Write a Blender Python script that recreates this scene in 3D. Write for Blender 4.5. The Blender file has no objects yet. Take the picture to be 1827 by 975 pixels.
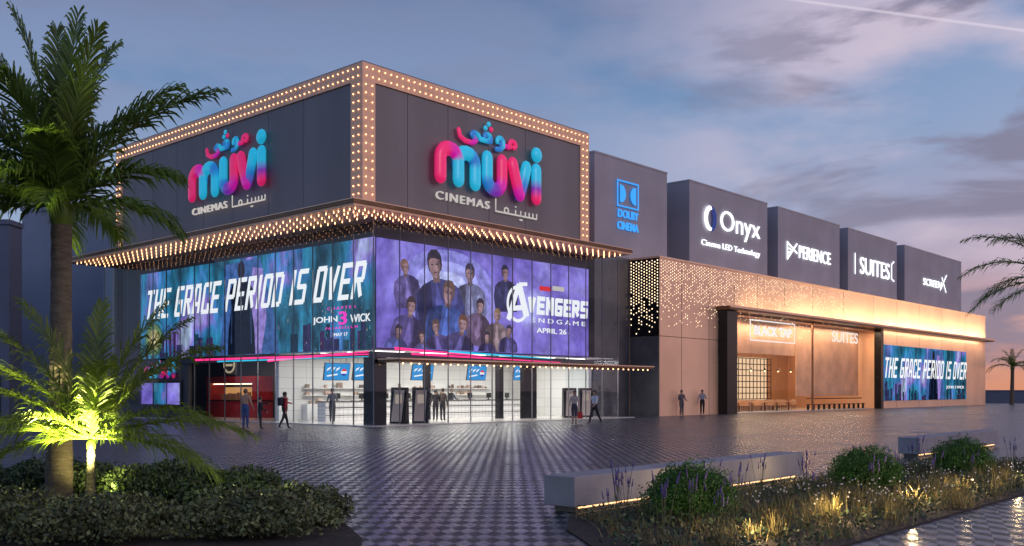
import bpy, bmesh, math, random
import numpy as np
from mathutils import Vector, Matrix
S=bpy.context.scene; C=S.collection
random.seed(7); RNG=np.random.default_rng(7)
R=math.radians; PI=math.pi
F=1726.0; CX=913.5; HY=697.0
GX,GY=-6.47,45.5
TH=math.atan2(.7426,.6697)
UX,UY=math.cos(TH),math.sin(TH); VX,VY=-UY,UX
TL=TH-PI/2
def W(u,v,z=0): return Vector((GX+u*UX+v*VX, GY+u*UY+v*VY, z))
def uR(px,v):
    k=(px-CX)/F; ox=GX+v*VX; oy=GY+v*VY
    return (k*oy-ox)/(UX-k*UY)
def vL(px,u):
    k=(px-CX)/F; ox=GX+u*UX; oy=GY+u*UY
    return (k*oy-ox)/(VX-k*VY)
def zz(py,u,v): return 1.7+(HY-py)/F*W(u,v).y
def gp(px,py):
    Y=1.7*F/(py-HY); return ((px-CX)/F*Y, Y)

# ------------------------------------------------------------------ materials
def newmat(name):
    m=bpy.data.materials.new(name); m.use_nodes=True
    return m, m.node_tree.nodes, m.node_tree.links
def M(name,col,rough=.5,metal=0,noise=0,nscale=3,bump=0,bscale=40,spec=.5,stretch=(1,1,1),island=0,trans=0):
    m,n,l=newmat(name); b=n['Principled BSDF']
    b.inputs['Roughness'].default_value=rough; b.inputs['Metallic'].default_value=metal
    b.inputs['Specular IOR Level'].default_value=spec
    c4=(*col,1); src=None
    if noise or bump or island:
        tc=n.new('ShaderNodeTexCoord'); mp=n.new('ShaderNodeMapping'); mp.inputs['Scale'].default_value=stretch
        l.new(tc.outputs['Object'],mp.inputs['Vector'])
    if noise:
        t=n.new('ShaderNodeTexNoise'); t.inputs['Scale'].default_value=nscale; t.inputs['Detail'].default_value=6
        l.new(mp.outputs[0],t.inputs['Vector'])
        mx=n.new('ShaderNodeMixRGB'); mx.inputs[1].default_value=(*[c*(1-noise) for c in col],1); mx.inputs[2].default_value=(*[min(1,c*(1+noise)) for c in col],1)
        rp=n.new('ShaderNodeMapRange'); rp.inputs[1].default_value=.3; rp.inputs[2].default_value=.7
        l.new(t.outputs[0],rp.inputs[0]); l.new(rp.outputs[0],mx.inputs[0]); src=mx.outputs[0]
        if island:
            g=n.new('ShaderNodeNewGeometry'); r2=n.new('ShaderNodeMapRange'); r2.inputs[3].default_value=1-island; r2.inputs[4].default_value=1+island
            l.new(g.outputs['Random Per Island'],r2.inputs[0])
            vm=n.new('ShaderNodeVectorMath'); vm.operation='SCALE'; l.new(src,vm.inputs[0]); l.new(r2.outputs[0],vm.inputs['Scale']); src=vm.outputs[0]
        l.new(src,b.inputs['Base Color'])
        r3=n.new('ShaderNodeMapRange'); r3.inputs[3].default_value=max(0,rough-.08); r3.inputs[4].default_value=min(1,rough+.08)
        l.new(t.outputs[0],r3.inputs[0]); l.new(r3.outputs[0],b.inputs['Roughness'])
    else: b.inputs['Base Color'].default_value=c4
    if bump:
        t=n.new('ShaderNodeTexNoise'); t.inputs['Scale'].default_value=bscale; l.new(mp.outputs[0],t.inputs['Vector'])
        bp=n.new('ShaderNodeBump'); bp.inputs['Strength'].default_value=bump; bp.inputs['Distance'].default_value=.02
        l.new(t.outputs[0],bp.inputs['Height']); l.new(bp.outputs[0],b.inputs['Normal'])
    if trans:
        tr=n.new('ShaderNodeBsdfTranslucent'); mxs=n.new('ShaderNodeMixShader'); mxs.inputs[0].default_value=trans
        if src: l.new(src,tr.inputs[0])
        l.new(b.outputs[0],mxs.inputs[1]); l.new(tr.outputs[0],mxs.inputs[2]); l.new(mxs.outputs[0],n['Material Output'].inputs[0])
    return m
def nosamp(m):
    try: m.cycles.emission_sampling='NONE'
    except Exception: pass
    return m
def E(name,col,st=1.0,samp=False):
    m,n,l=newmat(name); n.remove(n['Principled BSDF']); e=n.new('ShaderNodeEmission')
    e.inputs[0].default_value=(*col,1); e.inputs[1].default_value=st; l.new(e.outputs[0],n['Material Output'].inputs[0])
    return m if samp else nosamp(m)
def VC(name,em=0.0,rough=.35,pure=False,noise=0.0):
    m,n,l=newmat(name); a=n.new('ShaderNodeAttribute'); a.attribute_name='Col'
    src=a.outputs['Color']
    if noise:
        tc=n.new('ShaderNodeTexCoord'); t=n.new('ShaderNodeTexNoise'); t.inputs['Scale'].default_value=2.2; t.inputs['Detail'].default_value=8
        l.new(tc.outputs['Object'],t.inputs['Vector']); r=n.new('ShaderNodeMapRange'); r.inputs[1].default_value=.3; r.inputs[2].default_value=.7; r.inputs[3].default_value=1-noise; r.inputs[4].default_value=1+noise
        l.new(t.outputs[0],r.inputs[0]); vm=n.new('ShaderNodeVectorMath'); vm.operation='SCALE'; l.new(src,vm.inputs[0]); l.new(r.outputs[0],vm.inputs['Scale']); src=vm.outputs[0]
    if pure:
        n.remove(n['Principled BSDF']); e=n.new('ShaderNodeEmission'); l.new(src,e.inputs[0]); e.inputs[1].default_value=em; l.new(e.outputs[0],n['Material Output'].inputs[0])
    else:
        b=n['Principled BSDF']; l.new(src,b.inputs['Base Color']); l.new(src,b.inputs['Emission Color'])
        b.inputs['Emission Strength'].default_value=em; b.inputs['Roughness'].default_value=rough
    return nosamp(m)
def glassmat(name,tint,refl=.03,grz=.45,rough=.01):
    m,n,l=newmat(name); n.remove(n['Principled BSDF'])
    t=n.new('ShaderNodeBsdfTransparent'); t.inputs[0].default_value=(*tint,1)
    g=n.new('ShaderNodeBsdfGlossy'); g.inputs['Roughness'].default_value=rough; g.inputs[0].default_value=(.9,.92,1,1)
    lw=n.new('ShaderNodeLayerWeight'); lw.inputs[0].default_value=.5
    pw=n.new('ShaderNodeMath'); pw.operation='POWER'; l.new(lw.outputs['Facing'],pw.inputs[0]); pw.inputs[1].default_value=4
    ma=n.new('ShaderNodeMath'); ma.operation='MULTIPLY_ADD'; ma.inputs[1].default_value=grz; ma.inputs[2].default_value=refl; ma.use_clamp=True
    l.new(pw.outputs[0],ma.inputs[0])
    mx=n.new('ShaderNodeMixShader'); l.new(ma.outputs[0],mx.inputs[0]); l.new(t.outputs[0],mx.inputs[1]); l.new(g.outputs[0],mx.inputs[2])
    l.new(mx.outputs[0],n['Material Output'].inputs[0]); return m

mt={}
mt['panel']=M('dark_panel',(.19,.17,.18),.5,.1,.14,.5,stretch=(1,1,.15))
mt['aud']=M('grey_render',(.35,.33,.37),.75,0,.12,.35,bump=.2,bscale=6)
mt['seam']=M('dark_joint',(.015,.015,.017),.7)
mt['copper']=M('copper_sheet',(.93,.57,.37),.34,.38,.12,.30,bump=.08,bscale=.7)
mt['frame']=M('copper_frame',(.88,.52,.33),.5,.1,.10,1.5)
mt['bronze']=M('dark_bronze',(.16,.085,.05),.35,.7,.2,2)
mt['black']=M('black_metal',(.012,.012,.014),.25,.4,.2,2)
mt['core']=M('dark_interior',(.05,.05,.058),.6,0,.2,1)
mt['stone']=M('dark_stone',(.11,.105,.115),.3,.1,.2,1.2)
mt['white']=M('white_paint',(.75,.75,.74),.5,0,.05,2)
mt['lfloor']=M('light_floor',(.55,.53,.50),.18,0,.06,2)
mt['conc']=M('smooth_concrete',(.27,.26,.29),.7,0,.14,2.5,bump=.3,bscale=30)
mt['red']=M('red_laminate',(.40,.015,.015),.4,0,.25,2)
mt['wood']=M('warm_wood',(.46,.27,.16),.5,0,.2,2,stretch=(1,1,8))
mt['hangp']=M('peach_wall_panel',(.55,.33,.22),.5,.2,.2,.8)
mt['bulb']=E('warm_bulb',(1,.52,.24),5.5,True)
mt['dot']=E('perforation_glow',(1,.74,.48),2.6)
mt['ledw']=E('white_letter_glow',(.92,.95,1),1.8,True)
mt['ledw1']=E('white_print',(.95,.97,1),1.0)
mt['ledsoft']=E('soft_white_letter',(1,.92,.88),.55)
mt['blue']=E('blue_letter_glow',(.05,.32,.85),1.3,True)
mt['pink']=E('pink_led',(1,.03,.22),1.6)
mt['mag']=E('magenta_print',(.85,.05,.55),1.1)
mt['cyan']=E('cyan_led',(.02,.5,.75),1.3)
mt['warmstrip']=E('warm_strip',(1,.55,.25),2.6,True)
mt['glass']=glassmat('facade_glass',(.90,.93,.95),.035,.30)
mt['glassd']=glassmat('shop_glass',(.95,.93,.9),.02,.16)
mt['screenoff']=M('screen_back',(.01,.01,.012),.3)
mt['soil']=M('soil',(.03,.022,.018),.95,0,.4,6,bump=.8,bscale=25)
mt['bark']=M('palm_bark',(.10,.08,.065),.9,0,.35,5,bump=.8,bscale=14,stretch=(1,1,5))
mt['frond']=M('palm_frond',(.11,.18,.028),.45,0,.35,1.3,island=.4,trans=.42)
mt['frond2']=M('young_palm_frond',(.12,.17,.022),.5,0,.3,1.3,island=.35,trans=.4)
mt['hedge']=M('hedge_leaf',(.045,.075,.032),.6,0,.4,3,island=.5)
mt['hedge2']=M('golden_hedge_leaf',(.095,.115,.045),.6,0,.4,3,island=.65)
mt['ball']=M('round_shrub_leaf',(.055,.15,.025),.6,0,.35,4,island=.5,trans=.2)
mt['grass']=M('bed_grass',(.20,.16,.06),.7,0,.4,3,island=.5)
mt['lav']=M('lavender_flower',(.10,.07,.22),.8,0,.3,5,island=.4)
mt['stem']=M('green_stem',(.05,.07,.03),.8)
mt['flower']=M('white_flower',(.6,.58,.6),.7)
mt['far']=M('far_wall_blue',(.07,.10,.16),.8,0,.15,.1)
mt['nb']=M('neighbour_render',(.17,.22,.31),.8,0,.12,.3)
mt['nb2']=M('neighbour_render_dark',(.10,.125,.18),.8,0,.12,.3)
mt['skin']=M('skin',(.42,.26,.19),.55)
mt['logo']=VC('logo_gradient',.42,.28)
mt['print']=VC('poster_print',.95,pure=True,noise=.45)
mt['monitor']=M('monitor_black',(.02,.02,.02),.3)
def tiles(name,base,line,sc,w=.5,h=.25,rough=.35):
    m,n,l=newmat(name); b=n['Principled BSDF']; tc=n.new('ShaderNodeTexCoord'); sp=n.new('ShaderNodeSeparateXYZ'); cb=n.new('ShaderNodeCombineXYZ'); ad=n.new('ShaderNodeMath')
    l.new(tc.outputs['Object'],sp.inputs[0]); l.new(sp.outputs[0],ad.inputs[0]); l.new(sp.outputs[1],ad.inputs[1]); l.new(ad.outputs[0],cb.inputs[0]); l.new(sp.outputs[2],cb.inputs[1])
    br=n.new('ShaderNodeTexBrick'); br.offset=0; l.new(cb.outputs[0],br.inputs['Vector']); br.inputs['Scale'].default_value=sc
    br.inputs['Color1'].default_value=(*base,1); br.inputs['Color2'].default_value=(*[c*.93 for c in base],1); br.inputs['Mortar'].default_value=(*line,1)
    br.inputs['Brick Width'].default_value=w; br.inputs['Row Height'].default_value=h; br.inputs['Mortar Size'].default_value=.015
    l.new(br.outputs[0],b.inputs['Base Color']); b.inputs['Roughness'].default_value=rough; return m
mt['wtile']=tiles('white_tile',(.74,.74,.72),(.5,.5,.48),1.0,2.4,.6)
mt['ctile']=tiles('counter_tile',(.78,.77,.76),(.42,.42,.42),1.0,.3,.2)
mt['ggrid']=M('grid_metal',(.02,.018,.015),.5,.5)
m,n,l=newmat('plaza_tile'); b=n['Principled BSDF']; tc=n.new('ShaderNodeTexCoord')
mp=n.new('ShaderNodeMapping'); mp.vector_type='POINT'; mp.inputs['Scale'].default_value=(6.6,2.9,1); l.new(tc.outputs['Object'],mp.inputs[0])
mp2=n.new('ShaderNodeMapping'); mp2.inputs['Rotation'].default_value=(0,0,PI/4); mp2.inputs['Location'].default_value=(0,0,.5); l.new(mp.outputs[0],mp2.inputs[0])
ck=n.new('ShaderNodeTexChecker'); ck.inputs['Scale'].default_value=1.0; l.new(mp2.outputs[0],ck.inputs['Vector'])
ck.inputs['Color1'].default_value=(.013,.016,.025,1); ck.inputs['Color2'].default_value=(.135,.138,.165,1)
nz=n.new('ShaderNodeTexNoise'); nz.inputs['Scale'].default_value=.35; nz.inputs['Detail'].default_value=8; l.new(tc.outputs['Object'],nz.inputs['Vector'])
mr=n.new('ShaderNodeMapRange'); mr.inputs[1].default_value=.3; mr.inputs[2].default_value=.7; mr.inputs[3].default_value=.85; mr.inputs[4].default_value=1.15; l.new(nz.outputs[0],mr.inputs[0])
vm=n.new('ShaderNodeVectorMath'); vm.operation='SCALE'; l.new(ck.outputs[0],vm.inputs[0]); l.new(mr.outputs[0],vm.inputs['Scale']); l.new(vm.outputs[0],b.inputs['Base Color'])
mr2=n.new('ShaderNodeMapRange'); mr2.inputs[1].default_value=.3; mr2.inputs[2].default_value=.7; mr2.inputs[3].default_value=.23; mr2.inputs[4].default_value=.29; l.new(nz.outputs[0],mr2.inputs[0])
rm=n.new('ShaderNodeMath'); rm.operation='MULTIPLY_ADD'; l.new(ck.outputs[1],rm.inputs[0]); rm.inputs[1].default_value=.14; l.new(mr2.outputs[0],rm.inputs[2]); l.new(rm.outputs[0],b.inputs['Roughness'])
n3=n.new('ShaderNodeTexNoise'); n3.inputs['Scale'].default_value=5; l.new(tc.outputs['Object'],n3.inputs['Vector'])
bp=n.new('ShaderNodeBump'); bp.inputs['Strength'].default_value=.05; bp.inputs['Distance'].default_value=.01; l.new(n3.outputs[0],bp.inputs['Height']); l.new(bp.outputs[0],b.inputs['Normal'])
b.inputs['Specular IOR Level'].default_value=.26
mt['plaza']=m
mt['asphalt']=M('asphalt',(.045,.045,.052),.85,0,.2,.2)
def streak_screen(name,cols,st=1.0,vertical=True):
    m,n,l=newmat(name); n.remove(n['Principled BSDF']); tc=n.new('ShaderNodeTexCoord')
    mp=n.new('ShaderNodeMapping'); mp.inputs['Scale'].default_value=(.16,1,.12); l.new(tc.outputs['Object'],mp.inputs[0])
    t=n.new('ShaderNodeTexNoise'); t.inputs['Scale'].default_value=1.8; t.inputs['Detail'].default_value=5; l.new(mp.outputs[0],t.inputs['Vector'])
    cr=n.new('ShaderNodeValToRGB'); e=cr.color_ramp.elements
    while len(e)>1: e.remove(e[0])
    e[0].position=cols[0][0]; e[0].color=(*cols[0][1],1)
    for p,c in cols[1:]:
        k=e.new(p); k.color=(*c,1)
    l.new(t.outputs[0],cr.inputs[0])
    mp2=n.new('ShaderNodeMapping'); mp2.inputs['Scale'].default_value=(1.1,1,.30) if vertical else (.7,1,.7); l.new(tc.outputs['Object'],mp2.inputs[0])
    t2=n.new('ShaderNodeTexNoise'); t2.inputs['Scale'].default_value=1.2; t2.inputs['Detail'].default_value=9; t2.inputs['Roughness'].default_value=.66; l.new(mp2.outputs[0],t2.inputs['Vector'])
    r=n.new('ShaderNodeMapRange'); r.inputs[1].default_value=.32; r.inputs[2].default_value=.72; r.inputs[3].default_value=.12 if vertical else .55; r.inputs[4].default_value=1.9 if vertical else 1.5; l.new(t2.outputs[0],r.inputs[0])
    v=n.new('ShaderNodeVectorMath'); v.operation='SCALE'; l.new(cr.outputs[0],v.inputs[0]); l.new(r.outputs[0],v.inputs['Scale'])
    em=n.new('ShaderNodeEmission'); l.new(v.outputs[0],em.inputs[0]); em.inputs[1].default_value=st; l.new(em.outputs[0],n['Material Output'].inputs[0]); return m
mt['scrL']=streak_screen('rainy_city_screen',[(.30,(.01,.03,.06)),(.40,(.02,.09,.15)),(.48,(.02,.17,.30)),(.54,(.05,.18,.45)),(.60,(.22,.15,.50)),(.70,(.40,.5,.7))],1.15)
mt['scrR']=streak_screen('violet_cloud_screen',[(.3,(.06,.04,.24)),(.45,(.15,.11,.48)),(.55,(.24,.19,.66)),(.7,(.46,.46,.9))],1.05,False)

# ------------------------------------------------------------------ mesh builder
class MB:
    def __init__(s): s.v=[]; s.f=[]; s.c=[]
    def add(s,vs,fs,col=None):
        o=len(s.v); s.v+= [tuple(p) for p in vs]; s.f+=[tuple(i+o for i in f) for f in fs]
        s.c+= (col if isinstance(col,list) else [col or (1,1,1)]*len(vs))
        return s
    def box(s,x0,x1,y0,y1,z0,z1,col=None):
        return s.add([(x0,y0,z0),(x1,y0,z0),(x1,y1,z0),(x0,y1,z0),(x0,y0,z1),(x1,y0,z1),(x1,y1,z1),(x0,y1,z1)],
              [(0,3,2,1),(4,5,6,7),(0,1,5,4),(1,2,6,5),(2,3,7,6),(3,0,4,7)],col)
    def prism(s,poly,y0,y1,col=None):
        k=len(poly); vs=[(x,y0,z) for x,z in poly]+[(x,y1,z) for x,z in poly]
        return s.add(vs,[tuple(range(k)),tuple(range(2*k-1,k-1,-1))]+[(i,(i+1)%k+0,(i+1)%k+k,i+k)[::-1] for i in range(k)],col)
    def poly(s,pts,y,col=None): return s.add([(x,y,z) for x,z in pts],[tuple(range(len(pts)))],col)
    def ell(s,cx,cz,rx,rz,y,col,n=20): return s.poly([(cx+rx*math.cos(2*PI*i/n),cz+rz*math.sin(2*PI*i/n)) for i in range(n)],y,col)
    def tube(s,pts,rs,n=8,cap=True):
        pts=[Vector(p) for p in pts]; vs=[]; 
        if not isinstance(rs,(list,tuple)): rs=[rs]*len(pts)
        up=Vector((0,0,1))
        for i,p in enumerate(pts):
            d=(pts[min(i+1,len(pts)-1)]-pts[max(i-1,0)]).normalized()
            a=d.cross(up) if abs(d.z)<.95 else d.cross(Vector((0,1,0)))
            a.normalize(); b=d.cross(a)
            vs+=[p+rs[i]*(math.cos(2*PI*k/n)*a+math.sin(2*PI*k/n)*b) for k in range(n)]
        fs=[(i*n+k,i*n+(k+1)%n,(i+1)*n+(k+1)%n,(i+1)*n+k) for i in range(len(pts)-1) for k in range(n)]
        if cap: fs+=[tuple(range(n-1,-1,-1)),tuple((len(pts)-1)*n+k for k in range(n))]
        return s.add(vs,fs)
    def stroke(s,pts,r,cols,flat=.7,n=10,y=0):
        P0=[Vector((a,0,b)) for a,b in pts]
        P=[P0[0]]
        for a_,b_ in zip(P0[:-1],P0[1:]):
            ns=max(1,int((b_-a_).length/(r*.6))) if len(cols)>1 else 1
            P+=[a_.lerp(b_,(q+1)/ns) for q in range(ns)]
        L=len(P); rings=[]
        def colat(t):
            t*=len(cols)-1; i=min(int(t),len(cols)-2) if len(cols)>1 else 0; f=t-i; f=min(1,max(0,(f-.22)/.56)); f=f*f*(3-2*f)
            return tuple(cols[i][k]*(1-f)+cols[min(i+1,len(cols)-1)][k]*f for k in range(3))
        T=[(P[min(i+1,L-1)]-P[max(i-1,0)]).normalized() if L>1 else Vector((1,0,0)) for i in range(L)]
        for a in (90,60,30): rings.append((P[0]-T[0]*r*math.sin(R(a)),T[0],max(.001,r*math.cos(R(a))),0))
        for i in range(L): rings.append((P[i],T[i],r,i/max(1,L-1)))
        for a in (30,60,90): rings.append((P[-1]+T[-1]*r*math.sin(R(a)),T[-1],max(.001,r*math.cos(R(a))),1))
        vs=[];cs=[]
        for p,t,rr,q in rings:
            nn=Vector((-t.z,0,t.x))
            for k in range(n):
                a=2*PI*k/n; w=p+nn*rr*math.cos(a)+Vector((0,1,0))*rr*flat*math.sin(a); vs.append((w.x,w.y+y,w.z)); cs.append(colat(q))
        K=len(rings)
        return s.add(vs,[(i*n+k,i*n+(k+1)%n,(i+1)*n+(k+1)%n,(i+1)*n+k) for i in range(K-1) for k in range(n)],cs)
    def sphere(s,c,r,seg=8,rings=5,sc=(1,1,1),col=None):
        vs=[(c[0],c[1],c[2]+r*sc[2])]
        for i in range(1,rings):
            a=PI*i/rings
            for k in range(seg):
                t=2*PI*k/seg; vs.append((c[0]+r*sc[0]*math.sin(a)*math.cos(t),c[1]+r*sc[1]*math.sin(a)*math.sin(t),c[2]+r*sc[2]*math.cos(a)))
        vs.append((c[0],c[1],c[2]-r*sc[2])); last=len(vs)-1
        fs=[(0,1+k,1+(k+1)%seg) for k in range(seg)]
        for i in range(rings-2):
            for k in range(seg): fs.append((1+i*seg+k,1+(i+1)*seg+k,1+(i+1)*seg+(k+1)%seg,1+i*seg+(k+1)%seg))
        b=1+(rings-2)*seg; fs+=[(b+k,last,b+(k+1)%seg) for k in range(seg)]
        return s.add(vs,fs,col)
    def build(s,name,mat,parent=None,loc=None,rotz=0,smooth=False,color=False):
        me=bpy.data.meshes.new(name); me.from_pydata(s.v,[],s.f); me.update()
        if color:
            a=me.color_attributes.new('Col','FLOAT_COLOR','POINT')
            a.data.foreach_set('color',np.array([(*c,1) for c in s.c],dtype=np.float32).ravel())
        for mm in (mat if isinstance(mat,list) else [mat]): me.materials.append(mm)
        if smooth: me.polygons.foreach_set('use_smooth',[True]*len(me.polygons))
        o=bpy.data.objects.new(name,me); C.objects.link(o)
        if parent: o.parent=parent
        if loc is not None: o.location=loc
        o.rotation_euler=(0,0,rotz); return o
def tag(o,label,cat,group=None,kind=None):
    if label:o['label']=label
    if cat:o['category']=cat
    if group:o['group']=group
    if kind:o['kind']=kind
    return o
def thing(name,label,cat,loc=(0,0,0),rotz=0,group=None):
    o=bpy.data.objects.new(name,None); C.objects.link(o); o.location=loc; o.rotation_euler=(0,0,rotz); o.empty_display_size=.3
    return tag(o,label,cat,group)
def dup(root,loc,rotz=None,label=None,scale=None):
    r=root.copy(); C.objects.link(r); r.location=loc
    if rotz is not None: r.rotation_euler=(0,0,rotz)
    if scale: r.scale=(scale,)*3
    if label: r['label']=label
    for ch in list(root.children):
        c=ch.copy(); C.objects.link(c); c.parent=r
        for g in list(ch.children):
            d=g.copy(); C.objects.link(d); d.parent=c
    return r
def text(name,s,mat,parent,x0,x1,z0,z1,y=0,ext=.02,shear=0,off=0,space=1.0):
    cu=bpy.data.curves.new('t','FONT'); cu.body=s; cu.extrude=.05; cu.shear=shear; cu.offset=off; cu.space_character=space; cu.resolution_u=4
    o=bpy.data.objects.new('t',cu); C.objects.link(o); bpy.context.view_layer.update()
    me=bpy.data.meshes.new_from_object(o.evaluated_get(bpy.context.evaluated_depsgraph_get()))
    bpy.data.objects.remove(o); bpy.data.curves.remove(cu)
    co=np.empty(len(me.vertices)*3,dtype=np.float32); me.vertices.foreach_get('co',co); co=co.reshape(-1,3)
    mn=co.min(0); mx=co.max(0); q=np.empty_like(co)
    q[:,0]=x0+(co[:,0]-mn[0])/(mx[0]-mn[0])*(x1-x0); q[:,2]=z0+(co[:,1]-mn[1])/(mx[1]-mn[1])*(z1-z0); q[:,1]=y-co[:,2]/.05*ext
    me.vertices.foreach_set('co',q.ravel()); me.materials.clear(); me.materials.append(mat); me.update(); me.name=name
    ob=bpy.data.objects.new(name,me); C.objects.link(ob); ob.parent=parent; return ob
k_=.13
GL={'T':[(0,1,1,1),(.5,0,.5,1)],'H':[(0,0,0,1),(1,0,1,1),(0,.5,1,.5)],'E':[(0,0,0,1),(0,1,1,1),(0,.5,.85,.5),(0,0,1,0)],
'G':[(0,.08,0,.92),(.12,1,1,1),(.12,0,.88,0),(1,.08,1,.48),(.6,.48,1,.48)],'R':[(0,0,0,1),(0,1,.88,1),(1,.58,1,.92),(0,.5,.88,.5),(.45,.5,1,0)],
'A':[(0,0,.12,.9),(1,0,.88,.9),(.18,1,.82,1),(.05,.32,.95,.32)],'C':[(0,.08,0,.92),(.12,1,1,1),(.12,0,1,0),(1,.78,1,1),(1,0,1,.22)],'P':[(0,0,0,1),(0,1,.88,1),(1,.5,1,.92),(0,.44,.88,.44)],
'I':[(.5,0,.5,1)],'O':[(0,.08,0,.92),(1,.08,1,.92),(.12,1,.88,1),(.12,0,.88,0)],'D':[(0,0,0,1),(0,1,.8,1),(0,0,.8,0),(1,.1,1,.9)],
'S':[(.12,1,1,1),(0,.56,0,.94),(.1,.5,.9,.5),(1,.06,1,.44),(0,0,.88,0)],'V':[(0,1,.5,0),(.5,0,1,1)],'N':[(0,0,0,1),(1,0,1,1),(0,1,1,0)]}
def block(name,s,mat,parent,x0,x1,z0,z1,y,shear=.2,th=.30,gap=.2):
    wd={' ':.45,'I':.42}; tot=sum(wd.get(c,1) for c in s)+gap*(len(s)-1); h=z1-z0
    cw=(x1-x0-shear*h)/tot; mb=MB(); x=x0; T=th*cw; k=0
    for c in s:
        w=wd.get(c,1)*cw
        for (a,b,c2,d) in GL.get(c,[]):
            X=lambda q:x+T/2+q*max(w-T,0); Z=lambda q:z0+T/2+q*(h-T)
            if c=='I': X=lambda q:x+w/2
            p=Vector((X(a),Z(b))); q_=Vector((X(c2),Z(d))); dr=(q_-p).normalized(); nn=Vector((-dr.y,dr.x))*T/2
            e=dr*T/2 if (abs(dr.x)<.01 or abs(dr.y)<.01) else dr*T*.15
            pts=[p-e-nn,q_+e-nn,q_+e+nn,p-e+nn]; k+=1
            mb.add([(u_[0]+shear*(u_[1]-z0),y-.0006*k,u_[1]) for u_ in pts],[(0,1,2,3)])
        x+=w+gap*cw
    return mb.build(name,mat,parent)
def area(name,loc,rot,sx,sy,en,col):
    d=bpy.data.lights.new(name,'AREA'); d.shape='RECTANGLE'; d.size=sx; d.size_y=sy; d.energy=en; d.color=col
    o=bpy.data.objects.new(name,d); C.objects.link(o); o.location=loc; o.rotation_euler=rot; return o
def point(name,loc,en,col,r=.05,spot=None,rot=None,aim=None):
    d=bpy.data.lights.new(name,'SPOT' if spot else 'POINT'); d.energy=en; d.color=col; d.shadow_soft_size=r
    if spot: d.spot_size=R(spot); d.spot_blend=.6
    o=bpy.data.objects.new(name,d); C.objects.link(o); o.location=loc
    if rot: o.rotation_euler=rot
    if aim: o.rotation_euler=(Vector(aim)-Vector(loc)).to_track_quat('-Z','Y').to_euler()
    return o

# ------------------------------------------------------------------ ground
tag(MB().add([(-1500,-300,-.02),(1500,-300,-.02),(1500,2500,-.02),(-1500,2500,-.02)],[(0,1,2,3)]).build('ground',mt['asphalt']),'dark ground reaching the horizon','ground',kind='structure')
tag(MB().add([(-80,-5,0),(170,-5,0),(170,150,0),(-80,150,0)],[(0,1,2,3)]).build('plaza',mt['plaza']),'polished plaza of dark and light diamond tiles','plaza',kind='structure')

# ------------------------------------------------------------------ cinema building
G0=W(0,0,0)
cin=thing('cinema_building','dark corner cinema block with copper bulb frame, wide canopy and glazed lobby','building',G0,TH)
BU,BV,BU1,BV1=-1.2,-.6,15.7,23.4
ZT,ZB=16.73,10.14
mb=MB(); mb.box(BU+.1,BU1-.1,BV+.12,BV1-.1,ZB,ZT-.05); mb.build('upper_wall_backing',mt['seam'],cin)
es=[uR(p,BV) for p in (668,728,800,873,938,1037)]
mb=MB()
for a,b_ in zip(es[:-1],es[1:]): mb.box(a+.015,b_-.015,BV+.03,BV+.11,ZB,ZT-.85)
mb.build('upper_wall_right',mt['panel'],cin)
es=[vL(p,BU) for p in (625,540,478,415,362,315,272,240,212)]
mb=MB()
for a,b_ in zip(es[:-1],es[1:]): mb.box(BU+.03,BU+.09,a+.015,b_-.015,ZB,ZT-.85)
mb.build('upper_wall_left',mt['panel'],cin)
fw=.82
mb=MB()
mb.box(BU-.04,BU1,BV-.04,BV+.10,ZT-fw,ZT)
mb.box(BU-.04,BU+.10,BV+.105,BV1,ZT-fw,ZT)
mb.box(BU-.04,BU+fw-.1,BV-.04,BV+.10,ZB,ZT-fw-.002)
mb.box(BU-.04,BU+.10,BV+.105,BV+fw,ZB,ZT-fw-.002)
mb.box(BU1-fw,BU1,BV-.04,BV+.10,ZB,ZT-fw-.002)
mb.box(BU-.04,BU+.10,BV1-fw,BV1,ZB,ZT-fw-.002)
mb.box(BU1-.12,BU1+.001,BV+.105,BV1,ZB,ZT)
frame=mb.build('bulb_frame',mt['frame'],cin)
MB().box(BU,BU1-.02,BV,BV1,ZT+.003,ZT+.06).build('roof',mt['stone'],cin)
pos=[]
n1=46
for i in range(n1):
    u=BU+.2+i*(BU1-BU-.4)/(n1-1)
    for dz in (.22,.6): pos.append((u,BV-.07,ZT-dz,0))
n2=64
for i in range(n2):
    v=BV+.25+i*(BV1-BV-.5)/(n2-1)
    for dz in (.22,.6): pos.append((BU-.07,v,ZT-dz,1))
for k in range(15):
    z=ZT-1.0-k*.385
    for q in (.17,.55): 
        pos.append((BU+q-.02,BV-.07,z,0)); pos.append((BU-.07,BV+q+.05,z,1)); pos.append((BU1-q-.05,BV-.07,z,0)); pos.append((BU-.07,BV1-q,z,1))
def bulbset(pos,parent,r,lname,sc=(1,1,1)):
    pos=sorted(pos,key=lambda p:W(p[0],p[1]).length)
    b0=MB(); b0.sphere((0,0,0),r,6,4,sc)
    me=None
    for p in pos[:100]:
        if me is None:
            o=b0.build(lname,mt['bulb'],parent,p[:3]); me=o.data
        else:
            o=bpy.data.objects.new(lname,me); C.objects.link(o); o.parent=parent; o.location=p[:3]
    if len(pos)>100:
        m2=MB()
        for p in pos[100:]: m2.sphere(p[:3],r,6,4,sc)
        o=m2.build('distant_bulbs',mt['bulb'],parent); o['kind']='stuff'
bulbset(pos,frame,.030,'light_bulb')
CU,CV,CU1,CV1=-2.6,-1.7,18.6,27.6
mb=MB(); mb.box(CU+.06,CU1-.06,CV+.06,CV1,9.86,9.97)
canopy=mb.build('canopy',mt['frame'],cin)
MB().box(CU,CU1,CV,CV1,9.974,10.13).build('canopy_edge',mt['bronze'],cin)
MB().box(CU-.03,CU1+.03,CV-.03,CV1,10.133,10.17).build('canopy_trim',mt['copper'],cin)
pos=[]
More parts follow.
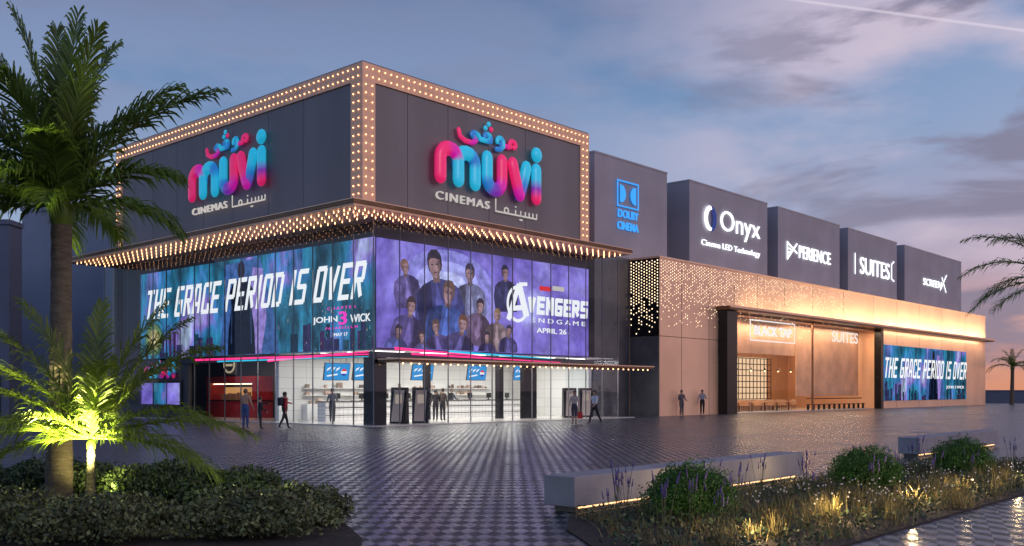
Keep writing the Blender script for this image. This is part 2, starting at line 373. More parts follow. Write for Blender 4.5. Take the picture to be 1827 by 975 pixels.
for i in range(38):
    for v in (-1.45,-1.05,-.65,-.25): pos.append((CU+.3+i*.54,v,9.77,0))
for i in range(48):
    for u in (-2.3,-1.7,-1.1,-.5): pos.append((u,.1+i*.56,9.77,1))
bulbset(pos,canopy,.028,'pendant_bulb',(1,1,2.3))
zt=9.855
wpan=1.63
for i in range(12):
    a=i*wpan; MB().add([(a+.012,0,.04),(a+wpan-.012,0,.04),(a+wpan-.012,0,zt),(a+.012,0,zt)],[(0,1,2,3)]).build('glass_pane',mt['glass'],cin)
for i in range(17):
    a=i*wpan; MB().add([(0,a+.014,.04),(0,a+wpan-.012,.04),(0,a+wpan-.012,zt),(0,a+.014,zt)],[(3,2,1,0)]).build('glass_pane',mt['glass'],cin)
for a in (2.2,4.3):
    MB().add([(19.57,a-2.1,.04),(19.57,a-.02,.04),(19.57,a-.02,zt),(19.57,a-2.1,zt)],[(0,1,2,3)]).build('glass_pane',mt['glass'],cin)
mb=MB()
for i in range(13): mb.box(i*wpan-.012,i*wpan+.012,.03,.10,.04,zt)
for i in range(1,18): mb.box(.03,.10,i*wpan-.012,i*wpan+.012,.04,zt)
mb.build('glass_fins',M('steel_fin',(.2,.2,.22),.3,.8),cin)
MB().box(.75,17.2,.75,26.5,3.72,9.85).build('upper_core',mt['core'],cin)
MB().box(.76,20,.76,9.2,3.66,3.715).build('lobby_ceiling',mt['white'],cin)
mb=MB()
for i in range(6):
    for j in range(3): mb.box(1.5+i*3,3.3+i*3,1.6+j*2.2,1.75+j*2.2,3.63,3.655)
mb.build('ceiling_light_strips',E('ceiling_strip',(1,.93,.85),4),cin)
arc=[(-.0-1.0*math.cos(a)*1+.4,.4-1.0*math.sin(a)) for a in [R(t) for t in range(0,91,10)]]
pts=[(20.4,9.5),(4.5,9.5),(4.5,27.6),(-.6,27.6)]+arc+[(20.4,-.6)]
mb=MB(); k=len(pts)
mb.add([(x,y,.004) for x,y in pts]+[(x,y,.05) for x,y in pts],[tuple(range(k,2*k))]+[(i,(i+1)%k,(i+1)%k+k,i+k) for i in range(k)])
mb.build('lobby_floor',mt['lfloor'],cin)
MB().box(1.0,20.2,9.2,9.5,.05,3.66).build('lobby_back_wall',mt['wtile'],cin)
MB().box(20.0,20.3,2.7,9.19,.05,3.66).build('lobby_side_wall',mt['wtile'],cin)
MB().box(4.5,4.8,9.52,27.4,.05,3.7).build('left_inner_wall',mt['core'],cin)
MB().box(.3,.5,17.4,27.5,.05,3.28).build('solid_wall_panel',mt['core'],cin)
MB().box(.5,20.2,27.2,27.5,.05,9.85).build('rear_wall',mt['stone'],cin)
MB().box(.12,.85,.12,.95,.05,3.28).build('corner_column',mt['black'],cin)
for (a,c,w) in ((13.2,2.2,1.1),(11.9,3.0,.35),(8.0,5.0,.3)):
    MB().box(a,a+w,c,c+.35,.05,3.66).build('column',mt['black'],cin)
MB().box(.3,17.3,.2,.74,3.3,3.55).build('screen_base_fascia',mt['core'],cin)
MB().box(.2,.74,.3,24,3.3,3.55).build('screen_base_fascia',mt['core'],cin)
lc=MB().box(.2,21.0,-1.6,-.03,3.02,3.14).build('entrance_canopy',mt['bronze'],cin)
MB().box(.15,21.05,-1.65,-.03,3.143,3.2).build('entrance_canopy_trim',mt['copper'],cin)
o0=None
for i in range(40):
    if o0 is None: o0=MB().sphere((0,0,0),.04,6,4).build('canopy_bulb',mt['bulb'],lc,(.5,-1.45,2.96))
    else:
        o=o0.copy(); C.objects.link(o); o.location=(.5+i*.515,-1.45,2.96)
def stripR(pa,za,pb,zb,h,mat,v=.15):
    ua,ub=uR(pa,v),uR(pb,v); MB().prism([(ua,za),(ub,zb),(ub,zb+h*.35),(ua,za+h)],v,v+.04).build('light_strip',mat,cin)
stripR(705,3.66,860,3.5,.14,mt['pink']); stripR(735,3.45,1000,3.3,.10,mt['pink']); stripR(800,3.62,985,3.5,.12,mt['cyan'])
def stripL(va,za,vb,zb,h,mat,u=.15):
    mb=MB(); mb.add([(u,va,za),(u,vb,zb),(u,vb,zb+h*.4),(u,va,za+h)],[(0,1,2,3)]); mb.build('light_strip',mat,cin)
stripL(16.5,3.42,.6,3.4,.12,mt['pink']); stripL(9,3.22,.6,3.52,.16,mt['pink']); stripL(14,3.3,.6,3.3,.08,mt['cyan'])

# ------------------------------------------------------------------ lobby furniture
cnt=thing('service_counter','long white tiled ticket and snack counter across the lobby','counter',W(2.0,6.4,.05),TH)
MB().box(0,15.5,0,.7,0,1.02).build('counter_front',mt['ctile'],cnt); MB().box(-.05,15.55,-.06,.76,1.023,1.08).build('counter_top',mt['stone'],cnt)
MB().box(0,15.5,-.03,-.004,.70,.74).box(0,15.5,-.03,-.004,.3,.33).build('counter_rail',mt['black'],cnt)
shelf=thing('back_shelf','white back shelf with jars and cups behind the lobby counter','shelf',W(2.5,8.7,.05),TH)
MB().box(0,15,0,.45,0,.9).build('cabinet',mt['white'],shelf); 
mb=MB()
for z in (1.35,1.75): mb.box(0,15,.2,.45,z,z+.04)
mb.build('shelf_boards',mt['white'],shelf)
mb=MB()
for z in (.9,1.39,1.79):
    x=.1
    while x<14.6:
        wb=random.uniform(.08,.4); h=random.uniform(.1,.30)
        if random.random()<.5: mb.box(x,x+wb,.22,.36,z,z+h)
        x+=wb+random.uniform(.03,.35)
o=mb.build('packages',M('packages',(.36,.26,.20),.5,0,.6,4,island=.7),shelf); o['kind']='stuff'
mon=thing('till_monitor','small black till monitor on the white lobby counter','monitor',W(3,6.7,1.13),TH,'till monitors on the lobby counter')
MB().box(-.2,.2,-.02,.02,.12,.42).build('screen',mt['monitor'],mon); MB().box(-.03,.03,-.02,.03,.02,.13).build('neck',mt['monitor'],mon); MB().box(-.12,.12,-.08,.08,0,.022).build('base',mt['monitor'],mon)
for i in range(1,9): dup(mon,W(3+i*1.7,6.7,1.13))
def menu(loc,rot,label):
    t=thing('menu_screen',label,'screen',loc,rot,'blue screens hung above the counter')
    t.rotation_euler=(R(10),0,rot)
    MB().box(0,1.7,0,.06,0,.95).build('housing',mt['monitor'],t)
    MB().box(.03,1.67,-.012,-.002,.03,.92).build('display',bluem,t)
    mb=MB()
    for k in range(3): mb.prism([(.15+k*.3,.5),(.35+k*.3,.62),(.42+k*.3,.74),(.2+k*.3,.66)],-.02,-.014)
    mb.prism([(.2,.2),(.9,.3),(.9,.38),(.2,.28)],-.02,-.014)
    mb.build('lettering',mt['ledw1'],t)
    q=MB(); q.ell(1.3,.45,.2,.2,-.022,(.9,.9,.95)); q.poly([(1.3+.2*math.cos(a),.45+.2*math.sin(a)) for a in np.linspace(.35,PI-.35,9)],-.026,(.8,.03,.04)); q.poly([(1.3+.2*math.cos(a),.45+.2*math.sin(a)) for a in np.linspace(PI+.35,2*PI-.35,9)],-.026,(.02,.06,.4))
    q.build('emblem',VCp,t,color=True)
    MB().tube([(.3,.03,.95),(.3,.03,1.3)],.012,6).tube([(1.4,.03,.95),(1.4,.03,1.3)],.012,6).build('hanger',mt['monitor'],t)
bluem=E('blue_display',(.03,.27,.62),1.1); VCp=VC('flat_emblem',1,pure=True)
for i,(px,nm) in enumerate(((537,'first'),(628,'second'),(733,'third'),(832,'fourth'),(915,'fifth'))):
    v=6.6; u=uR(px,v); u=max(u,2.0 if i==0 else u)
    menu(W(u,v,zz(679,u,v)),TH,nm+' blue menu screen from the left above the lobby counter')
def kiosk(x,y,rot,label):
    t=thing('ticket_kiosk',label,'kiosk',(x,y,.05),rot,'slanted ticket kiosks in the lobby')
    MB().add([(-.42,-.15,0),(.42,-.15,0),(.42,.35,0),(-.42,.35,0),(-.42,.05,1.8),(.42,.05,1.8),(.42,.3,1.8),(-.42,.3,1.8)],[(0,3,2,1),(4,5,6,7),(0,1,5,4),(1,2,6,5),(2,3,7,6),(3,0,4,7)]).build('casing',mt['black'],t)
    MB().add([(-.33,-.165,.1),(.22,-.165,.1),(.33,.005,1.66),(-.22,.005,1.66)],[(0,1,2,3)]).build('front_panel',mt['kpan'],t)
    MB().add([(-.15,-.08,1.0),(.2,-.08,1.0),(.2,-.02,1.45),(-.15,-.02,1.45)],[(0,1,2,3)]).build('touch_screen',E('kiosk_screen',(.5,.4,.35),.7),t)
mt['kpan']=M('kiosk_panel',(.5,.42,.38),.4)
for px,py,l_,r in ((711,758,'slanted ticket kiosk nearest the black corner column',-.3),(750,757,'slanted ticket kiosk standing beside the two people in dark clothes',.1)):
    x,y=gp(px,py); kiosk(x,y,r,l_)
p=W(18.3,1.6); kiosk(p.x,p.y,.25,'ticket kiosk at the right end of the lobby, nearer the canopy tip'); p=W(16.6,1.5); kiosk(p.x,p.y,.25,'ticket kiosk beside the walking person in the light shirt')
st=thing('snack_stall','red snack stall with lit display in the left of the lobby','stall',W(3.0,20,.05),TL)
MB().box(0,5.5,0,1.2,0,1.0).build('counter',mt['red'],st); MB().box(-.05,5.55,-.05,1.25,1.003,1.06).build('worktop',mt['black'],st)
MB().box(0,.35,.02,1.2,1.06,2.1).box(5.1,5.5,.02,1.2,1.06,2.1).build('side_post',mt['red'],st); MB().box(-.02,5.52,-.02,1.2,2.103,2.5).build('header',mt['red'],st)
MB().box(.36,5.08,1.1,1.18,1.07,1.85).build('display_back',E('stall_glow',(.8,.38,.13),.7),st)
MB().box(.36,5.08,.3,.36,2.02,2.07).build('display_lamp',E('stall_lamp',(1,.75,.5),4),st)
mb=MB()
for i in range(12): mb.box(.6+i*.36,.8+i*.36,.7,.9,1.07,1.25+random.uniform(0,.3))
mb.build('snack_packs',mt['wood'],st)
em=thing('round_emblem_sign','round gold ring sign above the red snack stall','sign',W(2.9,18.2,2.9),TL)
mb=MB()
for rr in (.6,.52):
    mb.tube([(1+rr*math.cos(a),0,.35+rr*math.sin(a)*.8) for a in np.linspace(0,2*PI,29)],.02,5)
mb.build('ring',E('gold_print',(.75,.6,.4),.8),em); MB().box(.62,1.38,-.01,.0,.28,.42).build('bar',E('gold_print2',(.75,.6,.4),.6),em); MB().box(.3,1.7,.05,.1,-.25,.95).build('back_plate',mt['core'],em)

# ------------------------------------------------------------------ logos
PK=(.95,.02,.17); MG=(.70,.01,.40); PU=(.22,.03,.45); CY=(.02,.56,.80); BL=(.02,.22,.62); WHT=(.85,.85,.88)
def arcp(cx,cz,rx,rz,a0,a1,n=9): return [(cx+rx*math.cos(R(a)),cz+rz*math.sin(R(a))) for a in np.linspace(a0,a1,n)]
def logo(loc,rot,w,label,sub=True,hz=1.0,full=True):
    t=thing('cinema_logo_sign',label,'sign',loc,rot); s=w/3.9
    def L(nm,parts,r):
        mb=MB()
        for i_,(pts,cols) in enumerate(parts): mb.stroke([(x*s,z*s*hz) for x,z in pts],r*s,cols,flat=.45,n=14,y=-r*s*(.45+.12*i_))
        mb.build(nm,mt['logo'],t,smooth=True,color=True)
    r=.182
    L('letter',[([(.8,.5)]+arcp(1.1,.62,.30,.28,180,0)+[(1.4,.12)],[BL,CY,CY,BL,CY,CY]),([(.2,.12),(.2,.55)]+arcp(.5,.62,.30,.28,180,0)+[(.8,.12)],[PK,PK,PK,MG,CY,CY])],r)
    L('letter',[([(1.83,.92),(1.83,.45)]+arcp(2.1,.36,.27,.28,180,360)+[(2.37,.92)],[CY,CY,BL,PU,MG,PK,PK])],r)
    L('letter',[([(3.03,.1),(3.1,.25),(3.2,.55),(3.3,.92)],[PU,BL,CY,CY]),([(2.75,.92),(2.85,.55),(2.97,.2),(3.03,.1)],[PK,PK,MG])],r)
    L('letter',[([(3.7,.92),(3.7,.1)],[CY,CY,PU,PK])],r)
    L('letter_dot',[([(3.7,1.36),(3.701,1.37)],[CY])],.2)
    ox,oz,q=.92,1.27,.72
    A=lambda pts:[(ox+x*q,oz+z*q*.62) for x,z in pts]
    L('script_letter',[(A(arcp(2.65,.5,.17,.2,-60,250)+[(2.4,.28),(2.1,.28)]),[PK,PK,MG])],.066)
    L('script_letter',[(A(arcp(2.0,.5,.16,.2,-80,200)+[]),[BL,CY]),(A([(2.15,.5),(2.15,.2),(2.0,-.02),(1.8,-.05)]),[CY,BL])],.066)
    L('script_letter',[(A(arcp(1.35,.52,.16,.2,-80,250)+[]),[CY,BL]),(A([(1.52,.5),(1.5,.28),(1.0,.28)]),[BL,CY]),(A([(1.22,1.05),(1.23,1.05)]),[CY]),(A([(1.5,1.05),(1.51,1.05)]),[PK]),(A([(1.36,1.33),(1.37,1.33)]),[CY])],.066)
    L('script_letter',[(A([(1.0,.28),(.9,.5),(.7,.6),(.55,.45),(.7,.3),(.8,.12),(.6,-.06),(.25,-.06),(.0,.15),(-.05,.5)]),[CY,BL,MG,PK,PK])],.066)
    if sub:
        text('word',"CINEMAS",mt['ledsoft'],t,.12*s,1.95*s,-.43*s,-.24*s,y=-.08,ext=.05,space=1.2,off=-.004)
        mb=MB(); c=[WHT]; b0=-.46
        def S_(pts): mb.stroke([(x*s,z*s) for x,z in pts],.022*s,c,y=-.05,n=6)
        S_([(3.78,b0+.14),(3.78,b0+.02),(3.2,b0+.02)]); S_([(3.63,b0+.13),(3.63,b0+.02)]); S_([(3.48,b0+.13),(3.48,b0+.02)]); S_([(3.33,b0+.13),(3.33,b0+.02)])
        S_([(3.15,b0+.13),(3.15,b0+.02),(2.2,b0+.02),(2.2,b0+.32)]); S_([(2.95,b0+.13),(2.95,b0+.02)]); S_([(a,b_) for a,b_ in arcp(2.6,b0+.09,.08,.07,0,360)]); S_([(2.95,b0+.23),(2.96,b0+.23)]); S_([(3.12,b0-.08),(3.2,b0-.08)])
        mb.build('script_word',mt['ledsoft'],t,smooth=True)
    return t
u0=uR(768,BV-.05)
logo(W(u0,BV-.1,12.0),TH,uR(959,BV)-u0,'pink and cyan cinema logo on the right hand upper wall',hz=.90)
v0=vL(345,BU); logo(W(BU-.1,v0,12.25),TL,v0-vL(482,BU),'pink and cyan cinema logo on the shaded left hand upper wall',hz=.90)
v0=vL(260,.2); logo(W(.22,v0,2.55),TL,v0-vL(314,.2),'small cinema logo on the dark wall left of the red stall',sub=False,hz=.55)
t=thing('media_wall','row of small purple video panels on the dark wall under the small logo','screen',W(.2,vL(252,.2),.75),TL)
ww=vL(252,.2)-vL(322,.2)
MB().box(-.1,ww+.1,.02,.08,-.1,1.55).build('backing',mt['black'],t)
for k in range(3): MB().box(k*ww/3+.06,(k+1)*ww/3-.06,-.01,.015,.1,1.4).build('panel',mt['scrR'] if k!=1 else mt['scrL'],t)

# ------------------------------------------------------------------ billboards
def suited(mb,cx,z0,s,y,col=(.004,.008,.022)):
    mb.poly([(cx-1.9*s,z0+.02),(cx-1.6*s,z0+1.4*s),(cx-1.3*s,z0+4.2*s),(cx+1.5*s,z0+4.3*s),(cx+2.6*s,z0+1.6*s),(cx+3.0*s,z0+.02)],y+.008,(.05,.12,.34))
    mb.poly([(cx+.4*s,z0+.02),(cx+.9*s,z0+3.9*s),(cx+1.7*s,z0+3.8*s),(cx+2.0*s,z0+1.6*s),(cx+1.6*s,z0+.02)],y+.006,(.30,.22,.60))
    mb.poly([(cx-1.15*s,z0+.01),(cx-1.05*s,z0+1.2*s),(cx-.8*s,z0+2.2*s),(cx-.95*s,z0+2.9*s),(cx-.75*s,z0+3.2*s),(cx-.2*s,z0+3.45*s),(cx+.2*s,z0+3.45*s),(cx+.75*s,z0+3.2*s),(cx+.95*s,z0+2.9*s),(cx+.8*s,z0+2.2*s),(cx+1.05*s,z0+1.2*s),(cx+1.15*s,z0+.01)],y,col)
    mb.ell(cx,z0+3.85*s,.30*s,.42*s,y-.002,(.02,.015,.02)); mb.poly([(cx-.15*s,z0+3.35*s),(cx+.15*s,z0+3.35*s),(cx+.14*s,z0+3.6*s),(cx-.14*s,z0+3.6*s)],y-.001,(.12,.06,.05))
    mb.poly([(cx-.03*s,z0+.01),(cx+.02*s,z0+.01),(cx+.02*s,z0+2.0*s),(cx-.01*s,z0+2.0*s)],y-.003,(.03,.06,.14))
    for q in (-1,1): mb.poly([(cx+q*.78*s,z0+.5*s),(cx+q*.86*s,z0+.5*s),(cx+q*.80*s,z0+2.2*s),(cx+q*.74*s,z0+2.4*s)][::q],y-.0035,(.03,.06,.15))
def city(mb,w,h,rng):
    for i in range(46):
        x=rng.uniform(0,w); hh=h*rng.uniform(.08,.42)*(.4+abs(x/w-.5)); ww=rng.uniform(.2,.7)
        c=rng.choice([(.01,.03,.06),(.015,.06,.10),(.03,.03,.10),(.05,.02,.09)]); x=min(x,w-ww)
        mb.poly([(x,0.0),(x+ww,0.0),(x+ww,hh),(x,hh)],-.004-.0004*i,c)
    for i in range(220):
        x=rng.uniform(0.1,w-.2); z=rng.uniform(.05,h*.75)*rng.uniform(.3,1); d=rng.uniform(.015,.045)
        c=rng.choice([(.5,.35,.1),(.1,.5,.6),(.5,.1,.4),(.2,.4,.8),(.7,.6,.4)])
        mb.poly([(x,z),(x+d,z),(x+d,z+d*rng.choice([1,2,6])),(x,z+d)],-.024-.00005*i,c)
def screenL(root,w,h,xf):
    MB().box(0,w,0,.12,0,h).build('display',mt['scrL'],root)
    mb=MB(); rg=random.Random(5); city(mb,w,h,rg)
    for k_,(rx_,c_) in enumerate(((.05,(.05,.13,.10)),(.042,(.12,.20,.09)),(.03,(.32,.28,.10)),(.015,(.6,.5,.25)))): mb.ell(w*.08,h*.22,w*rx_,h*rx_*4,-.036-.001*k_,c_,24)
    mb.build('city_print',mt['print'],root,color=True)
    mb=MB(); suited(mb,xf,.0,h/4.4,-.055); mb.build('figure_print',mt['print'],root,color=True)
def XL(px): return vL(250,.35)-vL(px,.35)
def ZL(px,py): return zz(py,.35,vL(px,.35))-3.68
rootL=thing('video_screen','huge teal rainy city video screen on the left glass facade','screen',W(.35,vL(250,.35),3.68),TL)
wl=vL(250,.35)-vL(666,.35); screenL(rootL,wl,5.35,XL(432))
block('slogan',"THE GRACE PERIOD IS OVER",mt['ledw1'],rootL,XL(261),XL(660),2.45,4.25,-.10,shear=.26)
text('title',"JOHN",mt['ledw1'],rootL,XL(560),XL(604),ZL(612,577),ZL(612,563),y=-.07,ext=.01,off=.01)
text('title_number',"3",mt['mag'],rootL,XL(606),XL(621),ZL(612,580),ZL(612,556),y=-.07,ext=.01,off=.02)
text('title',"WICK",mt['ledw1'],rootL,XL(627),XL(663),ZL(612,577),ZL(612,563),y=-.07,ext=.01,off=.01)
text('caption',"CHAPTER",mt['mag'],rootL,XL(586),XL(637),ZL(612,552),ZL(612,547),y=-.07,ext=.01,space=1.6)
text('caption',"PARABELLUM",mt['mag'],rootL,XL(583),XL(640),ZL(612,587),ZL(612,583),y=-.07,ext=.01,space=1.4)
text('date',"MAY 17",mt['ledw1'],rootL,XL(598),XL(622),ZL(612,600),ZL(612,594),y=-.07,ext=.01)
v=.35; ur0=uR(674,v); ur1=uR(1050,v)
rootR=thing('video_screen','huge violet film advert screen on the right glass facade','screen',W(ur0,v,3.75),TH)
wr=ur1-ur0; hr=5.25
MB().box(0,wr,0,.12,0,hr).build('display',mt['scrR'],rootR)
def bust(mb,px,py,s,coat,hair,y,skin=(.34,.20,.22)):
    x=uR(px,v)-ur0; z=zz(py,uR(px,v),v)-3.75; rg=random.Random(int(px)); fl=rg.choice((-1,1))
    ti=rg.uniform(-.22,.22); ct,sn=math.cos(ti),math.sin(ti)
    def P(pts): return [(min(wr,max(0,x+(a*ct-b*sn)*s*fl)),min(hr,max(.02,z+(b*ct+a*sn)*s))) for a,b in pts]
    mb.poly(P([(-1.15,-2.8),(1.15,-2.8),(1.3,-1.7),(1.12,-.95),(.75,-.66),(.25,-.5),(-.25,-.5),(-.75,-.66),(-1.12,-.95),(-1.3,-1.7)]),y,coat)
    mb.poly(P([(-1.15,-2.8),(-.5,-2.8),(-.3,-.55),(-.75,-.66),(-1.12,-.95)]),y-.0012,tuple(c*.45 for c in coat))
    mb.poly(P([(-.30,-2.0),(-.02,-.55),(.26,-2.0),(0,-2.5)]),y-.002,tuple(c*2.0 for c in coat))
    mb.poly(P([(.5,-1.2),(1.0,-1.0),(.95,-1.5),(.55,-1.7)]),y-.0022,tuple(c*1.6 for c in coat))
    mb.poly(P([(-.18,-.62),(.18,-.62),(.18,-.1),(-.18,-.1)]),y-.003,tuple(c*.5 for c in skin))
    mb.poly(P([(-.34,-.1),(-.36,.25),(-.3,.45),(-.1,.62),(.2,.6),(.38,.35),(.38,0),(.3,-.2),(-.3,-.2)]),y-.004,hair)
    mb.poly(P([(-.27,.3),(-.3,.0),(-.26,-.22),(-.1,-.44),(.08,-.46),(.22,-.26),(.30,.0),(.27,.32)]),y-.005,skin)
    mb.poly(P([(-.32,.18),(-.15,.30),(.1,.27),(.34,.16),(.33,.45),(.05,.62),(-.28,.5)]),y-.006,hair)
    mb.poly(P([(.04,-.44),(.22,-.26),(.30,.0),(.27,.24),(.12,.1),(.15,-.15)]),y-.0065,tuple(c*.45 for c in skin))
    for e in (-.13,.10): mb.poly(P([(e-.06,.03),(e+.06,.03),(e+.05,.08),(e-.05,.08)]),y-.007,(.03,.02,.05))
    mb.poly(P([(-.1,-.26),(.08,-.26),(.06,-.22),(-.08,-.22)]),y-.0072,(.12,.04,.07))
mb=MB(); yy=-.01
for q_,(px,py,rx_,c_) in enumerate(((800,500,3.4,(.28,.26,.72)),(800,500,2.4,(.40,.40,.88)),(800,495,1.3,(.55,.58,.98)))): mb.ell(uR(px,v)-ur0,zz(py,uR(px,v),v)-3.75-.5,rx_,rx_*.6,-.003-.001*q_,c_,30)
B_=[(838,490,.95,(.16,.16,.30),(.05,.04,.07)),(722,478,.7,(.12,.09,.26),(.22,.12,.10)),(775,475,1.35,(.05,.05,.18),(.04,.03,.05)),(900,488,.75,(.03,.03,.10),(.02,.02,.05)),
 (732,548,.85,(.08,.06,.2),(.05,.03,.04)),(855,548,.75,(.13,.08,.16),(.03,.02,.04)),(885,565,.7,(.20,.14,.16),(.25,.15,.08)),(798,525,1.15,(.05,.09,.32),(.12,.07,.06)),
 (775,585,.7,(.08,.06,.2),(.1,.06,.05)),(708,592,.6,(.06,.07,.24),(.03,.02,.04)),(905,592,.6,(.07,.06,.2),(.04,.03,.07)),(822,580,.9,(.06,.05,.16),(.14,.06,.04)),(748,602,.55,(.1,.09,.25),(.05,.03,.04)),(865,603,.55,(.05,.04,.14),(.03,.02,.04))]
for i,(px,py,s_,ct,hr_) in enumerate(B_): bust(mb,px,py,s_,ct,hr_,yy-.012*i)
mb.build('figure_print',mt['print'],rootR,color=True)
def XR(px): return uR(px,v)-ur0
def ZR(px,py): return zz(py,uR(px,v),v)-3.75
mb=MB()
for q_,(q0,q1,ww_) in enumerate((((902,571),(921,508),.17),((921,508),(935,566),.24),((906,551),(936,549),.14),((921,508),(936,508),.1))):
    a=Vector((XR(q0[0]),ZR(*q0))); b_=Vector((XR(q1[0]),ZR(*q1))); d=(b_-a).normalized(); nn=Vector((-d.y,d.x))*ww_; mb.add([(p_[0],-.2-.001*q_,p_[1]) for p_ in (a-nn,b_-nn,b_+nn,a+nn)],[(0,1,2,3)])
cx_,cz_=XR(919),ZR(919,543); ra=[R(q) for q in range(60,325,12)]
mb.add([(cx_+.92*math.cos(a),-.205,cz_+1.02*math.sin(a)) for a in ra]+[(cx_+.74*math.cos(a),-.205,cz_+.84*math.sin(a)) for a in ra],[(i,i+1,len(ra)+i+1,len(ra)+i) for i in range(len(ra)-1)])
mb.build('title_emblem',mt['ledw1'],rootR)
block('title',"VENGERS",mt['ledw1'],rootR,XR(936),XR(1044),ZR(990,565),ZR(990,533),-.2,shear=.06,th=.36,gap=.12)
text('subtitle',"ENDGAME",mt['ledw1'],rootR,XR(944),XR(1039),ZR(990,579),ZR(990,571),y=-.2,ext=.01,space=1.5)
text('date',"APRIL 26",mt['ledw1'],rootR,XR(953),XR(1006),ZR(980,596),ZR(980,587),y=-.2,ext=.01,off=.01)
MB().box(XR(958),XR(978),-.2,-.19,ZR(968,520),ZR(968,512)).build('studio_mark',E('red_mark',(.7,.02,.03),1),rootR); MB().box(XR(981),XR(1002),-.2,-.19,ZR(990,520),ZR(990,512)).build('studio_mark',mt['ledsoft'],rootR)

# ------------------------------------------------------------------ copper wing
WU,WV=24.4,.2; WE=94.5; WZ=10.46
wing=thing('copper_wing','long low copper clad wing with perforated corner and ledge','building',G0,TH)
uA=uR(1281,WV); uA2=uR(1299,WV); uB=uR(1562,WV)
MB().box(WU,uA,WV,26,0,WZ).build('left_wall',mt['copper'],wing)
MB().box(uA,uB,WV,26,7.4,WZ).build('lintel_wall',mt['copper'],wing)
MB().box(uB,WE,WV,26,0,WZ).build('right_wall',mt['copper'],wing)
MB().box(uA,uB,9.0,26,0,7.4).build('shop_back_wall',mt['wood'],wing)
MB().box(uA,uB,WV,8.99,.004,.06).build('shop_floor',mt['lfloor'],wing)
MB().box(uA+.01,uB-.01,WV+.01,8.99,7.3,7.39).build('shop_ceiling',mt['wood'],wing)
mb=MB()
for px in (1216,1265,1310,1352,1400,1450,1505,1558,1600,1640,1680,1722):
    u=uR(px,WV); z0=0 if (px<1284 or px>1570) else 7.7
    mb.box(u-.025,u+.025,WV-.004,WV-.001,z0,WZ)
mb.box(WU,uA,WV-.006,WV-.0045,5.28,5.32)
mb.build('panel_joints',mt['bronze'],wing)
MB().box(WU-.05,WE+.05,WV-.05,26,WZ+.003,WZ+.12).build('parapet_cap',mt['copper'],wing)
MB().box(WU-.06,WU-.003,WV+.02,2.5,5.3,WZ).build('perforated_side',mt['black'],wing)
MB().box(WU-.06,WU-.003,WV+.02,2.5,0,5.28).build('lower_side',mt['stone'],wing)
mb=MB(); rg=random.Random(3)
for i in range(11):
    for j in range(26):
        v_=.32+i*.21; z=5.5+j*.20+(i%2)*.10
        if z>WZ-.12: continue
        if rg.random()<(z-4.7)/3.6: 
            r=.045+.015*rg.random(); mb.add([(WU-.066,v_-r,z),(WU-.066,v_,z-r),(WU-.066,v_+r,z),(WU-.066,v_,z+r)],[(0,1,2,3)])
for i in range(135):
    for j in range(22):
        u=WU+.2+i*.23; z=6.0+j*.205+(i%2)*.10
        if z>WZ-.12: continue
        f=(z-5.5)/4.6*(1-i/140)**.8
        if rg.random()<f:
            r=.034+.018*rg.random(); mb.add([(u-r,WV-.006,z),(u,WV-.006,z-r),(u+r,WV-.006,z),(u,WV-.006,z+r)],[(0,1,2,3)])
o=mb.build('perforation_lights',mt['dot'],wing); o['kind']='stuff'
MB().box(uA,uA2,-.55,WV-.003,0,7.42).build('portal_jamb',mt['black'],wing)
MB().box(uB-.3,uB+.3,-.45,WV-.003,0,7.42).build('portal_post',mt['black'],wing)
MB().box(uA-.3,uR(1772,-.8),-.95,WV-.008,7.45,7.72).build('ledge',mt['bronze'],wing)
MB().box(uA-.32,uR(1773,-.8),-.99,-.952,7.6,7.76).build('ledge_edge',mt['copper'],wing)
um=uR(1450,.1)
for a,b_ in ((uA2,um-.06),(um+.06,uB-.31)):
    n_=4
    for k in range(n_):
        w_=(b_-a)/n_; MB().add([(a+k*w_+.01,.09,.06),(a+(k+1)*w_-.01,.09,.06),(a+(k+1)*w_-.01,.09,7.28),(a+k*w_+.01,.09,7.28)],[(0,1,2,3)]).build('shop_glass',mt['glassd'],wing)
MB().box(um-.06,um+.06,.05,.19,.06,7.28).build('mullion',mt['bronze'],wing)
MB().box(uA2+.1,um-.2,1.6,1.7,4.6,7.28).build('hanging_wall_panel',mt['hangp'],wing)
MB().box(um+.1,uB-.6,1.6,1.7,1.2,7.28).build('hanging_wall_panel',mt['hangp'],wing)
v=WV-.12; us0=uR(1572,v)+.2; us1=uR(1724,v)
rootW=thing('video_screen','teal rainy city video screen mounted at the far end of the copper wing','screen',W(us0,v,.72),TH)
ws=us1-us0; hs=5.35
MB().box(0,ws,0,.1,0,hs).build('display',mt['scrL'],rootW)
mb=MB(); city(mb,ws,hs,random.Random(9)); mb.build('city_print',mt['print'],rootW,color=True)
mb=MB(); suited(mb,ws*.56,0,hs/4.4,-.055); mb.build('figure_print',mt['print'],rootW,color=True)
block('slogan',"THE GRACE PERIOD IS OVER",mt['ledw1'],rootW,.2,ws-.2,2.2,4.15,-.10,shear=.26)
text('title',"JOHN 3 WICK",mt['ledw1'],rootW,ws*.72,ws*.96,1.1,1.5,y=-.07,ext=.01)
def sgn(name,label,px0,px1,py0,py1,v,parts,base=0):
    u=uR(px0,v); t=thing(name,label,'sign',W(u,v,0),TH)
    for nm,s_,a,b_,c,d,mat,kw in parts:
        uc=uR((a+b_)/2,v); text(nm,s_,mat,t,uR(a,v)-u,uR(b_,v)-u,zz(d,uc,v),zz(c,uc,v),**kw)
    return t,u
t,u=sgn('shop_sign','boxed white burger bar name sign inside the shop window',1338,1418,570,612,.9,[('lettering','BLACK TAP',1345,1412,584,601,mt['ledw1'],dict(off=.03,y=-.03))])
